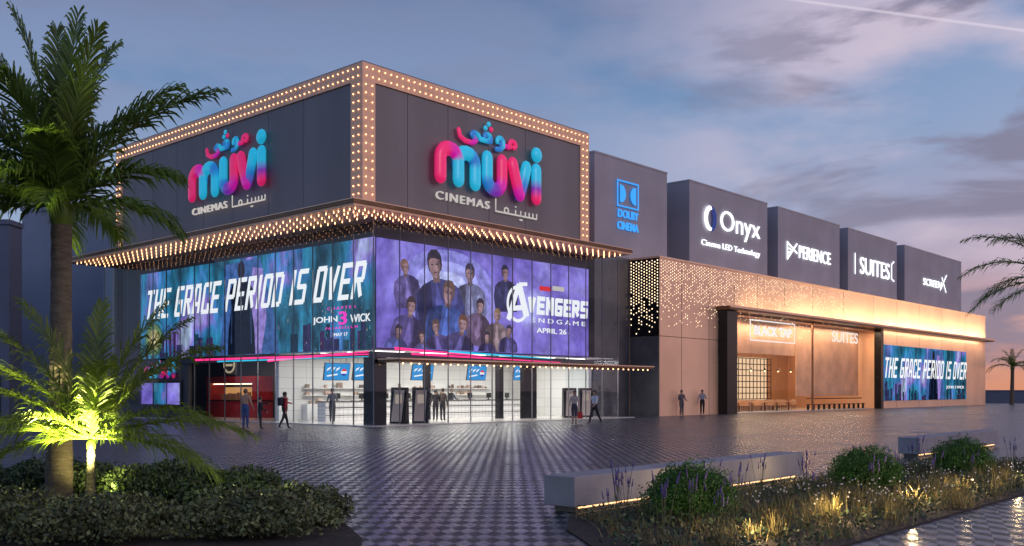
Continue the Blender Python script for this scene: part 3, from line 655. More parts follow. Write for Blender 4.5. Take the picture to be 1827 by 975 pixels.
a,b_=0,uR(1418,.9)-u; z0,z1=zz(611,uR(1378,.9),.9),zz(574,uR(1378,.9),.9)
MB().box(a,b_,-.03,0,z0,z0+.09).box(a,b_,-.03,0,z1-.09,z1).box(a,a+.09,-.03,0,z0+.091,z1-.091).box(b_-.09,b_,-.03,0,z0+.091,z1-.091).build('border',mt['ledw1'],t)
MB().box(a+.2,a+.23,-.01,.02,z1,7.28).box(b_-.23,b_-.2,-.01,.02,z1,7.28).build('hanger',mt['black'],t)
t,u=sgn('shop_sign','illuminated suites sign inside the right hand shop window',1484,1530,585,615,.8,[('lettering','SUITES',1484,1530,593,612,E('faint_letter',(1,.92,.86),1.0),dict(off=.01,y=-.03)),])
MB().box(.2,uR(1528,.8)-u,.0,.02,zz(592,uR(1507,.8),.8),zz(592,uR(1507,.8),.8)+.03).build('rail',mt['black'],t)
gr=thing('grid_screen','black square grid partition behind the restaurant tables','partition',W(uA2+.3,3.6,.06),TH)
mb=MB(); gw=um-uA2-.7
for k in range(int(gw/.62)+1): mb.box(k*.62-.04,k*.62+.04,0,.04,.9,4.3)
for k in range(8): mb.box(0,gw,.045,.08,.9+k*.48,.97+k*.48)
mb.build('grid',mt['ggrid'],gr); MB().box(0,gw,0,.08,0,.85).build('base',mt['hangp'],gr)
MB().box(0,gw,.5,.55,.5,4.4).build('lit_backing',E('shop_backing',(1.0,.68,.42),.95),gr)
pl=thing('pendant_lamp','small dark pendant lamp glowing over the restaurant tables','lamp',W(uA2+2,1.9,3.3),TH,'pendant lamps over the restaurant tables')
MB().tube([(0,0,0),(0,0,.08),(0,0,.22)],[.17,.12,.03],10).build('shade',mt['black'],pl); MB().tube([(0,0,.22),(0,0,4.0)],.012,5).build('cord',mt['black'],pl); MB().sphere((0,0,-.02),.07,8,5).build('bulb',mt['bulb'],pl)
for i in range(1,6): dup(pl,W(uA2+2+i*2.3,1.9,3.3))
tb=thing('cafe_table','small wooden restaurant table in the lit shop','table',W(uA2+2,1.6,.06),TH,'restaurant tables in the lit shop')
MB().box(-.4,.4,-.4,.4,.71,.75).build('table_top',mt['wood'],tb); MB().tube([(0,0,.02),(0,0,.71)],.035,8).build('leg',mt['black'],tb); MB().box(-.25,.25,-.25,.25,0,.02).build('base',mt['black'],tb)
ch=thing('cafe_chair','wooden restaurant chair beside a small table in the lit shop','chair',W(uA2+1.3,1.6,.06),TH,'restaurant chairs in the lit shop')
MB().box(-.21,.21,-.21,.21,.43,.47).build('seat',mt['wood'],ch); MB().box(-.21,-.18,-.21,.21,.471,.88).build('backrest',mt['wood'],ch)
for a in (-.18,.18):
    for c in (-.18,.18): MB().tube([(a*1.1,c*1.1,0),(a,c,.43)],.015,6).build('leg',mt['black'],ch)
for i in range(6):
    for j in range(2):
        if i or j: dup(tb,W(uA2+2+i*2.1,1.6+j*1.4,.06))
        if (i or j): dup(ch,W(uA2+1.3+i*2.1,1.6+j*1.4,.06))
        dup(ch,W(uA2+2.7+i*2.1,1.6+j*1.4,.06),TH+PI)
bs=thing('bench_seat','long dark bench and rail behind the right hand shop window','bench',W(um+.6,.6,.06),TH)
MB().box(0,uB-um-2,0,.35,.42,.47).build('seat',mt['black'],bs); MB().box(0,uB-um-2,.32,.36,.9,.98).build('rail',mt['black'],bs)
for k in range(12): MB().box(k*(uB-um-2.1)/11,k*(uB-um-2.1)/11+.06,.1,.3,0,.42).build('leg',mt['black'],bs)

# ------------------------------------------------------------------ auditorium blocks
AV=2.6; AH=17.2
blocks=[(None,1190,'grey auditorium block carrying the blue double letter sign'),(1230,1369,'grey auditorium block carrying the crescent sign'),(1388,1498,'grey auditorium block with the arrow and lettering sign, third from the left'),(1513,1600,'grey auditorium block with the bracketed sign, fourth from the left'),(1614,1715,'grey auditorium block at the far right end of the row')]
for a,b_,lb in blocks:
    a=20.5 if a is None else uR(a,AV); b_=uR(b_,AV); zb0=WZ+.123
    t=thing('auditorium_block',lb,'building',W(a,AV,zb0),TH,'grey auditorium blocks on the copper wing')
    MB().box(0,b_-a,0,22,0,AH-zb0-.12).build('wall',mt['aud'],t); MB().box(-.03,b_-a+.03,-.03,22.03,AH-zb0-.117,AH-zb0).build('parapet',mt['aud'],t)
    if a<21: MB().box(0,WU-.07-a,0,22,-zb0,-.003).build('lower_wall',mt['stone'],t)
t,u=sgn('cinema_sign','glowing blue double letter cinema sign on the nearest grey block',1101,1139,323,415,AV-.1,[('lettering','DOLBY',1103,1139,377,391,mt['blue'],dict(off=.004,ext=.04)),('lettering','CINEMA',1102,1139,398,412,mt['blue'],dict(off=.004,ext=.04))])
v=AV-.1
def P2(px,py,pc=1120): return (uR(px,v)-u, zz(py,uR(px,v),v))
xa,xb=P2(1101,0)[0],P2(1139,0)[0]; z1,z0=zz(325,uR(1120,v),v),zz(372,uR(1120,v),v); fr=.09
MB().box(xa,xb,-.04,0,z0,z0+fr).box(xa,xb,-.04,0,z1-fr,z1).box(xa,xa+fr,-.04,0,z0+fr,z1-fr).box(xb-fr,xb,-.04,0,z0+fr,z1-fr).build('logo_border',mt['blue'],t)
hh=(z1-z0)/2-.30; zc=(z0+z1)/2; rx=((xb-xa)/2-.72)
mb=MB()
for sx,x_ in ((1,xa+.30),(-1,xb-.30)):
    pts=[(x_,zc-hh)]+[(x_+sx*(.16+rx*math.cos(R(q))),zc+hh*math.sin(R(q))) for q in range(-90,91,15)]+[(x_,zc+hh)]
    mb.poly(pts[::sx],-.03)
mb.build('double_d_mark',mt['blue'],t)
t,u=sgn('cinema_sign','white crescent and lettering sign on the second grey block',1252,1356,368,460,v,[('lettering','Onyx',1286,1356,384,430,mt['ledw'],dict(ext=.04,off=-.008)),('lettering','Cinema LED Technology',1252,1356,438,451,mt['ledw'],dict(ext=.03,off=-.008))])
cx_=uR(1266,v)-u; cz_=zz(390,uR(1266,v),v)
mb=MB(); rr=.95
o1=[(cx_+rr*.9*math.cos(R(q)),cz_+rr*math.sin(R(q))) for q in range(80,281,10)]; i1=[(cx_+.25+rr*.6*math.cos(R(q)),cz_+rr*.72*math.sin(R(q))) for q in range(80,281,10)]
for k in range(len(o1)-1): mb.poly([o1[k],o1[k+1],i1[k+1],i1[k]],-.05)
mb.build('crescent',mt['ledw'],t)
mb=MB(); mb.poly([(cx_+.2,cz_-rr)]+[(cx_+.2+rr*.8*math.cos(R(q)),cz_+rr*math.sin(R(q))) for q in range(-80,81,16)]+[(cx_+.2,cz_+rr)]+[(cx_+.45,cz_)],-.055); mb.build('right_crescent',E('indigo_mark',(.04,.06,.25),1),t)
t,u=sgn('cinema_sign','white arrow mark and lettering sign on the third grey block',1403,1482,430,470,v,[('lettering','PERIENCE',1426,1482,445,467,mt['ledw'],dict(off=-.003,ext=.04))])
def Q(px,py): return (uR(px,v)-u, zz(py,uR(px,v),v))
mb=MB()
for pp in ([(1405,432),(1422,452)],[(1422,436),(1405,462)],[(1405,432),(1405,462)],[(1405,442),(1414,447),(1405,452)]): mb.stroke([Q(*p_) for p_ in pp],.09,[WHT],.3,6)
mb.build('arrow_mark',mt['ledw'],t)
t,u=sgn('cinema_sign','white bracketed suites sign on the fourth grey block',1524,1595,452,505,v,[('lettering','SUITES',1535,1587,465,494,mt['ledw'],dict(off=-.006,ext=.04))])
mb=MB(); mb.stroke([Q(1526,453),Q(1526,488)],.09,[WHT],.3,6); mb.build('bracket',mt['ledw'],t)
mb=MB(); mb.stroke([Q(1595,468),Q(1591,472),Q(1591,498),Q(1595,502)],.09,[WHT],.3,6); mb.build('bracket',mt['ledw'],t)
t,u=sgn('cinema_sign','small white screen sign on the last grey block',1648,1690,490,524,v,[('lettering','SCREEN',1648,1680,500,512,mt['ledw'],dict(ext=.04,off=-.006))])
mb=MB()
for pp in ([(1681,496),(1688,522)],[(1689,492),(1678,518)]): mb.stroke([Q(*p_) for p_ in pp],.09,[WHT],.3,6)
mb.build('cross_mark',mt['ledw'],t)

# ------------------------------------------------------------------ neighbours
def bld(name,lb,x0,x1,y0,y1,h,mat,wins):
    t=thing(name,lb,'building',(x0,y0,0)); MB().box(0,x1-x0,0,y1-y0,0,h).build('wall',mat,t); MB().box(-.1,x1-x0+.1,-.1,y1-y0,h+.003,h+.3).build('parapet',mat,t)
    for (a,b_,c,d) in wins:
        MB().box(a,b_,-.05,-.004,c,d).build('doorway',mt['screenoff'],t)
bld('neighbouring_building','tall pale blue building behind the large palm trunk',-38.5,-25,76,95,15.8,mt['nb'],[])
bld('neighbouring_building','darker blue block at the left edge behind the palm fronds',-52,-31.2,60,61.6,12,mt['nb2'],[(16,20.3,.1,3)])
t=thing('perimeter_wall','long low blue wall along the far edge of the plaza','wall',(60,135,0)); MB().box(0,140,0,.5,0,1.6).build('wall',mt['far'],t); MB().box(-.1,140,-.1,.6,1.603,1.75).build('coping',mt['far'],t)
t=thing('perimeter_wall','low wall far behind the left blue buildings','wall',(-150,120,0)); MB().box(0,110,0,.5,0,3).build('wall',mt['far'],t); MB().box(-.1,110,-.1,.6,3.003,3.15).build('coping',mt['far'],t)

# ------------------------------------------------------------------ benches
def bench(x,y,L,lb):
    t=thing('stone_bench',lb,'bench',(x,y,0),TH,'long stone benches beside the planting bed')
    mb=MB(); mb.box(0,L,0,.55,.09,.51); o=mb.build('slab',mt['conc'],t)
    bv=o.modifiers.new('b','BEVEL'); bv.width=.012; bv.segments=2
    MB().box(.12,L-.12,.1,.45,.004,.088).build('plinth',mt['stone'],t)
    MB().box(.2,L-.2,.075,.095,.055,.08).build('light_strip',mt['warmstrip'],t)
bench(.86,13.28,7.05,'long low stone bench nearest the camera with warm light beneath')
bench(10.25,24.3,6.7,'farther low stone bench beyond the last round shrub')

# ------------------------------------------------------------------ foliage
def leafmesh(name,P,size,mat,parent,asp=.45,up=0.0):
    n_=len(P); nrm=RNG.normal(size=(n_,3)); nrm[:,2]+=up; nrm/=np.linalg.norm(nrm,axis=1)[:,None]
    a=np.cross(nrm,RNG.normal(size=(n_,3))); a/=np.linalg.norm(a,axis=1)[:,None]; b=np.cross(nrm,a)
    s=size*RNG.uniform(.6,1.4,size=(n_,1)); V=np.empty((n_,4,3)); V[:,0]=P-a*s; V[:,1]=P+b*s*asp; V[:,2]=P+a*s; V[:,3]=P-b*s*asp
    me=bpy.data.meshes.new(name); me.vertices.add(n_*4); me.vertices.foreach_set('co',V.astype(np.float32).ravel())
    me.loops.add(n_*4); me.loops.foreach_set('vertex_index',np.arange(n_*4,dtype=np.int32)); me.polygons.add(n_)
    me.polygons.foreach_set('loop_start',np.arange(0,n_*4,4,dtype=np.int32)); me.polygons.foreach_set('loop_total',np.full(n_,4,dtype=np.int32)); me.update(calc_edges=True); me.validate()
    me.materials.append(mat); o=bpy.data.objects.new(name,me); C.objects.link(o); o.parent=parent; return o
def cloud(n_,rx,ry,rz,lumps,seed,lr=.38):
    rg=np.random.default_rng(seed); out=[]
    ce=rg.normal(size=(lumps,3)); ce/=np.linalg.norm(ce,axis=1)[:,None]; ce[:,2]=np.abs(ce[:,2])*.9; ce*=rg.uniform(.45,.78,size=(lumps,1))
    per=n_//lumps
    for c in ce:
        d=rg.normal(size=(per,3)); d/=np.linalg.norm(d,axis=1)[:,None]; r=lr*rg.uniform(.55,1.25)*rg.uniform(.4,1,size=(per,1))**.5
        out.append(c+d*r)
    P=np.concatenate(out)*np.array([rx,ry,rz]); P[:,2]+=rz*.35; return P[P[:,2]>.01]
def shrub(name,lb,x,y,rx,ry,rz,n_,mat,size,seed,cat='shrub',group=None,lumps=30,asp=.45,lr=.38):
    t=thing(name,lb,cat,(x,y,.02),0,group)
    leafmesh('foliage',cloud(n_,rx,ry,rz,lumps,seed,lr),size,mat,t,asp)
    mb=MB()
    for k in range(7):
        a=k*.9; mb.tube([(0,0,0),(rx*.3*math.cos(a),ry*.3*math.sin(a),rz*.5),(rx*.6*math.cos(a),ry*.6*math.sin(a),rz*.9)],[.02,.014,.006],5)
    mb.build('stems',mt['bark'],t)
bp_=[(-1.7,11.0),(-2.1,12.2),(-3.3,14.3),(-5.2,16.2),(-8,18),(-14,20),(-16,20),(-16,6),(-1.9,6),(-1.5,9.5)]
k=len(bp_); tag(MB().add([(x,y,.02) for x,y in bp_]+[(x,y,-.01) for x,y in bp_],[tuple(range(k))[::-1]]+[(i,(i+1)%k,(i+1)%k+k,i+k) for i in range(k)]).build('planting_bed',mt['soil']),'dark soil bed on the left under the palms','bed',kind='structure')
hs_=[(-3.05,11.3,1.05,.8,.42),(-4.6,10.9,1.2,.8,.44),(-6.3,11.0,1.25,.9,.46),(-2.6,12.2,.6,.5,.40),(-8,11.2,1.2,.9,.45)]
nm=['front hedge shrub, second from its right tip','front hedge shrub in the middle of the left bed','front hedge shrub at the left edge of the photo','pale flecked small shrub at the right tip of the left hedge','hedge shrub off the left edge of the front row']
for i,(x,y,rx,ry,rz) in enumerate(hs_): shrub('hedge_shrub',nm[i],x,y,rx,ry,rz,9500,mt['hedge2'],.030,20+i,group='hedge shrubs of the left bed',asp=.5,lumps=42)
hb=[(-3.9,13.7,.95,.7,.46),(-5.2,14.5,1.1,.8,.52),(-7.0,15.0,1.2,.8,.56),(-9,15.2,1.2,.9,.56)]
nm=['dark green back row shrub nearest the plaza','dark green back row shrub right of the small palm','dark green back row shrub beside the large palm trunk','dark green back row shrub left of the large palm']
for i,(x,y,rx,ry,rz) in enumerate(hb): shrub('hedge_shrub',nm[i],x,y,rx,ry,rz,8500,mt['hedge'],.036,40+i,group='hedge shrubs of the left bed',asp=.5,lumps=38)
BO=Vector((.86,13.28,0))
def BW(a,b_,z=0): return Vector((BO.x+a*UX+b_*VX, BO.y+a*UY+b_*VY, z))
bb=[BW(-.3,-.15),BW(-1.3,-.9),BW(-2.1,-1.9),BW(-2.6,-3.9),BW(14.2,-3.9),BW(15,-3.0),BW(14.2,-.15)]
k=len(bb); tag(MB().add([(p.x,p.y,.024) for p in bb]+[(p.x,p.y,-.01) for p in bb],[tuple(range(k)),]+[(i,(i+1)%k,(i+1)%k+k,i+k) for i in range(k)]).build('planting_bed',mt['soil']),'dark soil bed along the stone bench on the right','bed',kind='structure')
def inbed(a,b_): return a>(-.2+b_*.75 if b_>-2 else -2.2)
for i,(px,py,d,lb) in enumerate(((1230,932,.66,'clipped round shrub in front of the near stone bench'),(1546,878,.66,'clipped round shrub past the end of the near bench'),(1717,850,.66,'clipped round shrub in front of the farther bench'))):
    x,y=gp(px,py); shrub('round_shrub',lb,x,y,d,d,d*.95,19000,mt['ball'],.020,60+i,group='clipped round shrubs in the right bed',lumps=150,lr=.30)
mb=MB(); rg=random.Random(11)
def blade(x,y,h,w,lean,az):
    dx,dy=math.cos(az),math.sin(az); px_,py_=-dy*w,dx*w
    p0=(x,y,.02); p1=(x+dx*lean*.35,y+dy*lean*.35,h*.65); p2=(x+dx*lean,y+dy*lean,h)
    mb.add([(p0[0]-px_,p0[1]-py_,p0[2]),(p0[0]+px_,p0[1]+py_,p0[2]),(p1[0]+px_*.7,p1[1]+py_*.7,p1[2]),(p1[0]-px_*.7,p1[1]-py_*.7,p1[2]),p2],[(0,1,2,3),(3,2,4)])
for tuft in range(270):
    a=rg.uniform(-3,14); b_=rg.uniform(-3.85,-.35)
    if not inbed(a,b_): continue
    p=BW(a,b_); hh=rg.uniform(.10,.25) if b_>-2.3 else rg.uniform(.18,.42)
    for k in range(30):
        az=rg.uniform(0,2*PI); blade(p.x+rg.gauss(0,.07),p.y+rg.gauss(0,.07),hh*rg.uniform(.6,1.2),.004,rg.uniform(.02,.24),az)
tag(mb.build('bed_grass',mt['grass']),'wispy golden grass filling the right bed','grass',kind='stuff')
mb=MB()
for k in range(380):
    a=rg.uniform(1,14); b_=rg.uniform(-3.6,-.8); p=BW(a,b_); z=rg.uniform(.2,.36)
    mb.sphere((p.x,p.y,z),.013,5,3); 
tag(mb.build('white_flowers',mt['flower']),'tiny white flower heads scattered through the right bed','flowers',kind='stuff')
L_=[]
while len(L_)<14000:
    a,b_=rg.uniform(-3,14.2),rg.uniform(-3.8,-.3)
    if inbed(a,b_): L_.append(list(BW(a,b_,rg.uniform(.02,.17))))
o=leafmesh('ground_cover',np.array(L_),.03,mt['hedge'],None); tag(o,'low dark leafy ground cover in the right bed','ground cover',kind='stuff')
def lavender():
    t=thing('lavender_plant','','plant',(0,0,.02),0,'lavender plants in the right bed'); s1=MB(); s2=MB(); r_=random.Random(4)
    for k in range(9):
        a=r_.uniform(0,2*PI); l_=r_.uniform(.05,.2); h=r_.uniform(.45,.78); x,y=l_*math.cos(a),l_*math.sin(a)
        s1.tube([(x*.2,y*.2,0),(x*.6,y*.6,h*.5),(x,y,h)],[.004,.003,.003],4)
        for q in range(5): s2.sphere((x*(1+.04*q),y*(1+.04*q),h-.02+q*.024),.014-.0015*q,6,4,(1,1,1.1))
    s1.build('stems',mt['stem'],t); s2.build('flower_spikes',mt['lav'],t); return t
lv=lavender(); sp=[(-1.5,-2.4),(-1.2,-1.5),(-.6,-1.2),(.1,-.8),(-1.0,-2.8),(-.4,-2.1),(.3,-2.3),(1.8,-1.1),(2.6,-2.2),(3.4,-1.0),(3.9,-2.6),(4.6,-1.2),(6.5,-2.0),(7.2,-1.0),(7.8,-2.8),(8.4,-1.6),(10.5,-1.8),(11.2,-2.6),(12.3,-1.4),(5.2,-3.0)]
for i,(a,b_) in enumerate(sp):
    o=lv if i==0 else dup(lv,(0,0,0)); p=BW(a,b_,.02); o.location=p; o.rotation_euler=(0,0,i*1.3); s_=random.Random(i).uniform(.75,1.05); o.scale=(s_,s_,s_)
    o['label']='tall purple lavender plant with bare stems in the right bed'

def frond(parent,L,az,el,droop,mat,ll,seed,nl=48,lw=1.0):
    rg=random.Random(seed); pts=[]; e=el; p=Vector((0,0,0)); N=14; T=[]
    for i in range(N+1):
        pts.append(p.copy()); T.append(Vector((math.cos(R(e)),0,math.sin(R(e))))); p=p+T[-1]*(L/N); e-=droop/N*(.5+1.1*i/N)
    mb=MB(); mb.tube(pts,[.022*(1-.85*i/N)*max(1,L/2.2) for i in range(N+1)],5)
    for k in range(nl):
        t=.08+.92*k/(nl-1); f=t*N; i=min(int(f),N-1); q=pts[i].lerp(pts[i+1],f-i); tg=T[i]; up=Vector((-tg.z,0,tg.x))
        l=ll*(math.sin(PI*min(1,(.12+t*.84)))**.55)*rg.uniform(.8,1.12)+.04
        for s in (-1,1):
            d=(tg*(.75+.7*t)+Vector((0,s,0))*(1.0-.35*t)*rg.uniform(.7,1.1)+up*rg.uniform(-.15,.5)); d.normalize(); w=.017*lw*max(1,ll/.45)
            m1=q+d*l*.35; m2=q+d*l*.7+Vector((0,0,-1))*l*.08; tip=q+d*l*.93+Vector((0,0,-1))*l*rg.uniform(.2,.45)
            wv=tg*w
            mb.add([q-wv*.5,q+wv*.5,m1+wv,m1-wv,m2+wv*.7,m2-wv*.7,tip],[(0,1,2,3),(3,2,4,5),(5,4,6)])
    o=mb.build('frond',mat,parent); o.rotation_euler=(0,0,R(az)); return o
def palm(lb,x,y,tr,h,fr,mat,ll,r0=.19,r1=.13,group=None,nl=48,lw=1.0):
    t=thing('palm_tree',lb,'palm tree',(x,y,.02),0,group)
    mb=MB(); N=max(8,int(h*7)); pts=[];rs=[]
    for i in range(N+1):
        z=h*i/N; pts.append((tr*math.sin(i/N*1.4),0,z)); rs.append((r0+(r1-r0)*min(1,i/N*1.4))*(1.0+(.045 if i%2 else -.02))*(1.25 if i==0 else 1))
    mb.tube(pts,rs,14); mb.build('trunk',mt['bark'],t,smooth=True)
    top=pts[-1]
    mb=MB(); mb.sphere((top[0],0,h),r1*1.25,10,6,(1,1,1.6)); mb.build('crown_shaft',mat,t,smooth=True)
    for i,(az,el,L,dr) in enumerate(fr):
        o=frond(t,L,az,el,dr,mat,ll,i*7+3,nl,lw); o.location=(top[0],0,h+.1)
x,y=gp(105,905)
fr=[(80,87,3.0,12),(200,84,2.85,18),(330,80,2.6,22),(10,62,2.45,34),(4,57,2.9,50),(-8,34,1.85,55),(5,12,1.7,60),
 (178,78,2.9,40),(165,58,3.1,60),(195,40,3.0,60),(176,30,3.0,50),(150,22,2.7,70),(210,60,2.9,80),(190,65,3.1,50),(185,5,2.2,60),(172,48,2.8,70),(200,20,2.4,60),
 (100,50,2.4,80),(120,65,2.6,60),(140,75,2.7,50),(255,35,1.7,90),(235,15,1.8,80),(110,20,2.0,80),(250,72,2.4,60),(285,60,1.7,80),(60,74,2.2,60),(-75,20,1.3,70),(80,15,1.6,60),(120,84,2.9,20),(50,82,2.7,25),(160,40,2.9,80),(205,50,2.8,90),(100,80,2.6,50)]
palm('tall dark palm tree standing in front of the building at the left',x,y,.04,4.25,fr,mt['frond'],.62,.19,.14,nl=84,lw=1.2)
px0,py0=x,y
x,y=gp(160,925)
fr=[(100,80,1.95,22),(170,72,2.1,30),(15,65,2.0,32),(0,55,2.1,50),(-15,30,1.9,60),(10,18,2.1,45),(190,40,2.0,60),(175,20,1.9,60),(200,55,1.9,60),(-60,40,1.5,80),(240,35,1.5,80),(60,60,1.7,60),(130,45,1.7,70),(300,60,1.7,60),(-5,0,1.8,40),(190,0,1.7,50),(5,72,2.0,26),(185,62,2.1,40),(-25,12,1.9,55),(205,15,1.8,60)]
palm('short young palm lit yellow from below in the left bed',x,y,.02,.95,fr,mt['frond2'],.46,.07,.05,nl=66,lw=1.0)
fr=[(180,30,2.8,70),(170,5,2.5,60),(200,50,2.8,80),(150,55,2.8,70),(190,-5,2.2,40),(90,60,2.7,70),(30,50,2.7,70),(0,30,2.7,70),(-30,55,2.7,70),(-90,50,2.7,80),(240,30,2.6,80),(130,20,2.4,80),(270,80,2.6,30),(60,15,2.4,80)]
palm('palm tree leaning in from the right edge of the photo',(1895-CX)/F*25,25,.1,4.4,fr,mt['frond'],.55,.22,.15)
fr=[(a,40+20*math.sin(a),3.2,95) for a in range(0,360,30)]+[(0,75,2.5,40),(120,75,2.5,40),(240,75,2.5,40)]
palm('small distant palm tree at the far right of the plaza',(1805-CX)/F*118,118,.1,4.4,fr,mt['frond'],.7,.26,.2,nl=26,lw=1.6)

# ------------------------------------------------------------------ people
def person(px,py,h,hd,lb,shirt,pants,hair=(.02,.015,.012),la=(5,6,10),ra=(-5,6,10),ll=(0,0),rl=(0,0),seat=False,z0=0,xy=None,long=True,lean=0,skirt=False):
    x,y=xy if xy else gp(px,py); s=h/1.75
    J=[];Ed=[];Rd=[];K=[]
    def a(p,r,k,par=None):
        J.append(Vector(p)); Rd.append(r); K.append(k)
        if par is not None: Ed.append((par,len(J)-1))
        return len(J)-1
    ly=lambda z:(z-.95)*math.sin(R(lean))
    pe=a((0,0,.95),(.145,.105),'p'); be=a((0,ly(1.12),1.12),(.125,.095),'s',pe); chs=a((0,ly(1.33),1.33),(.155,.11),'s',be)
    nb=a((0,ly(1.46),1.46),(.07,.06),'s',chs); nk=a((0,ly(1.52),1.52),(.05,.052),'k',nb); h1=a((0,ly(1.6)+.015,1.60),(.072,.085),'k',nk); h2=a((0,ly(1.7)+.005,1.69),(.078,.092),'k',h1); h3=a((0,ly(1.7),1.74),(.05,.06),'k',h2)
    fing=[]
    for sx,(fw,ot,bd) in ((1,ra),(-1,la)):
        sh=a((sx*.17,ly(1.42),1.42),(.06,.06),'s',chs)
        D=lambda an:Vector((sx*math.sin(R(ot)),math.sin(R(an))*math.cos(R(ot)),-math.cos(R(an))*math.cos(R(ot))))
        p=J[sh]+Vector((sx*.035,0,-.02)); e1=p+D(fw)*.28; el=a(e1,(.042,.042),'s',sh); w1=e1+D(fw+bd)*.25; wr_=a(w1,(.028,.03),'s' if long else 'k',el); h_=w1+D(fw+bd)*.08; ha=a(h_,(.022,.036),'k',wr_)
        d=D(fw+bd); side=Vector((0,1,0)) if abs(d.y)<.7 else Vector((1,0,0)); side=(side-d*side.dot(d)).normalized()
        for q,fl in zip((-.027,-.009,.009,.027),(.06,.075,.07,.055)): fing.append([h_+side*q,h_+side*q+d*fl*.6,h_+side*q*.9+d*fl+Vector((-sx*.015,0,0))])
        fing.append([w1+d*.03+side*.03,w1+d*.055+side*.055,w1+d*.09+side*.06])
    low=9
    for sx,(fw,kb) in ((1,rl),(-1,ll)):
        hp=a((sx*.09,0,.90),(.095,.095),'p',pe); D=lambda an:Vector((0,math.sin(R(an)),-math.cos(R(an))))
        kn=J[hp]+D(fw)*.42; k1=a(kn,(.058,.06),'p',hp); cf=kn+D(fw-kb)*.14; c1=a(cf,(.053,.058),'k' if skirt else 'p',k1); an_=kn+D(fw-kb)*.41; a1=a(an_,(.036,.04),'k' if skirt else 'p',c1); to=an_+Vector((0,.15,-.035)); a(to,(.035,.03),'h',a1); low=min(low,an_.z-.075)
    me=bpy.data.meshes.new('b'); me.from_pydata([tuple(p) for p in J],Ed,[]); o=bpy.data.objects.new('b',me); C.objects.link(o)
    o.modifiers.new('s','SKIN'); o.modifiers.new('u','SUBSURF').levels=2
    sv=me.skin_vertices[0].data
    for i,r in enumerate(Rd): sv[i].radius=(r[0]*1.12,r[1]*1.12)
    for q in sv: q.use_root=False
    sv[0].use_root=True
    bpy.context.view_layer.update(); ev=bpy.data.meshes.new_from_object(o.evaluated_get(bpy.context.evaluated_depsgraph_get()))
    mb=MB(); mb.add([tuple(v_.co) for v_ in ev.vertices],[tuple(p_.vertices) for p_ in ev.polygons]); nbody=len(mb.f)
    bpy.data.objects.remove(o)
    for f_ in fing: mb.tube(f_,[.009,.0085,.006],5)
    hc=J[h1]; mb.add([(hc.x-.014,hc.y+.085,hc.z+.01),(hc.x+.014,hc.y+.085,hc.z+.01),(hc.x,hc.y+.112,hc.z+.012),(hc.x,hc.y+.08,hc.z+.055)],[(0,1,2),(1,3,2),(3,0,2)])
    for sx in (-1,1): mb.sphere((sx*.082,hc.y,hc.z+.03),.025,6,4,(.4,.8,1.2))
    t=thing('person',lb,'person',(x,y,z0-low*s+ (0.0)),hd); t.scale=(s,s,s)
    ms=[M('shirt',shirt,.8,0,.15,8),M('trousers',pants,.8,0,.15,8),mt['skin'],M('shoes',(.02,.02,.02),.5)]
    bo=mb.build('body',ms,t,smooth=True)
    samp=[];sk=[]
    for i,p in enumerate(J): samp.append(p);sk.append(K[i])
    for a_,b_ in Ed: samp.append(J[a_].lerp(J[b_],.5)); sk.append(K[b_] if K[b_]!='s' or K[a_]=='s' else K[a_])
    A=np.array([tuple(p) for p in samp]); idx={'s':0,'p':1,'k':2,'h':3}; mi=[]
    for i,pg in enumerate(bo.data.polygons):
        if i>=nbody: mi.append(2); continue
        mi.append(idx[sk[int(np.argmin(((A-np.array(pg.center))**2).sum(1)))]])
    bo.data.polygons.foreach_set('material_index',mi)
    hb_=MB(); hh=MB().sphere((0,0,0),1,12,9); vs=[(hc.x+v_[0]*.095,hc.y-.008+v_[1]*.108,hc.z+.055+v_[2]*.112) for v_ in hh.v]
    fs=[f_ for f_ in hh.f if not all((hh.v[i][1]>.25 and hh.v[i][2]<.35) or hh.v[i][2]<-.55 for i in f_)]
    hb_.add(vs,fs); hb_.build('hair',M('hair',hair,.6),t,smooth=True)
    eb=MB()
    for sx in (-1,1): eb.sphere((sx*.032,hc.y+.088,hc.z+.045),.009,6,4)
    eb.build('eyes',mt['black'],t); MB().box(-.022,.022,hc.y+.082,hc.y+.09,hc.z-.03,hc.z-.022).build('mouth',M('lips',(.3,.1,.09),.5),t)
    return t
DK=(.02,.02,.025)
person(438,766,1.76,R(-15),'standing person in tan top and blue trousers, leftmost of the group by the red stall',(.36,.22,.15),(.03,.07,.20),hair=(.12,.07,.04),la=(25,5,60),ra=(10,8,20))
person(464,766,1.42,R(-60),'shorter person in black pointing with an outstretched arm',DK,DK,ra=(15,10,30),la=(85,5,5),ll=(8,5))
t3=person(508,766,1.66,R(-50),'person in red top and black trousers walking with a backpack',(.30,.012,.02),DK,la=(60,10,20),ra=(-20,8,20),ll=(20,8),rl=(-20,8))
p=W(uR(593,5.6),5.6); person(0,0,1.76,R(10),'person in grey shirt facing the lobby counter with back turned',(.10,.11,.14),(.03,.03,.04),la=(20,8,50),ra=(20,8,50),z0=.05,xy=(p.x,p.y))
person(777,753,1.70,R(20),'person in dark clothes left of the pair beside the kiosks',(.04,.035,.04),DK,z0=.05,ra=(10,6,40))
person(790,753,1.76,R(-20),'taller person in brown coat, right of the pair beside the kiosks',(.07,.05,.045),DK,z0=.05,la=(15,6,50))
p=W(7.2,7.6); person(0,0,1.7,TH+PI,'staff member in white shirt behind the middle of the lobby counter',(.5,.5,.5),DK,xy=(p.x,p.y),z0=.05,la=(25,6,50),ra=(25,6,50))
p=W(12.6,7.7); person(0,0,1.74,TH+PI,'staff member in dark shirt behind the right part of the lobby counter',(.05,.05,.08),DK,xy=(p.x,p.y),z0=.05,la=(25,6,50))
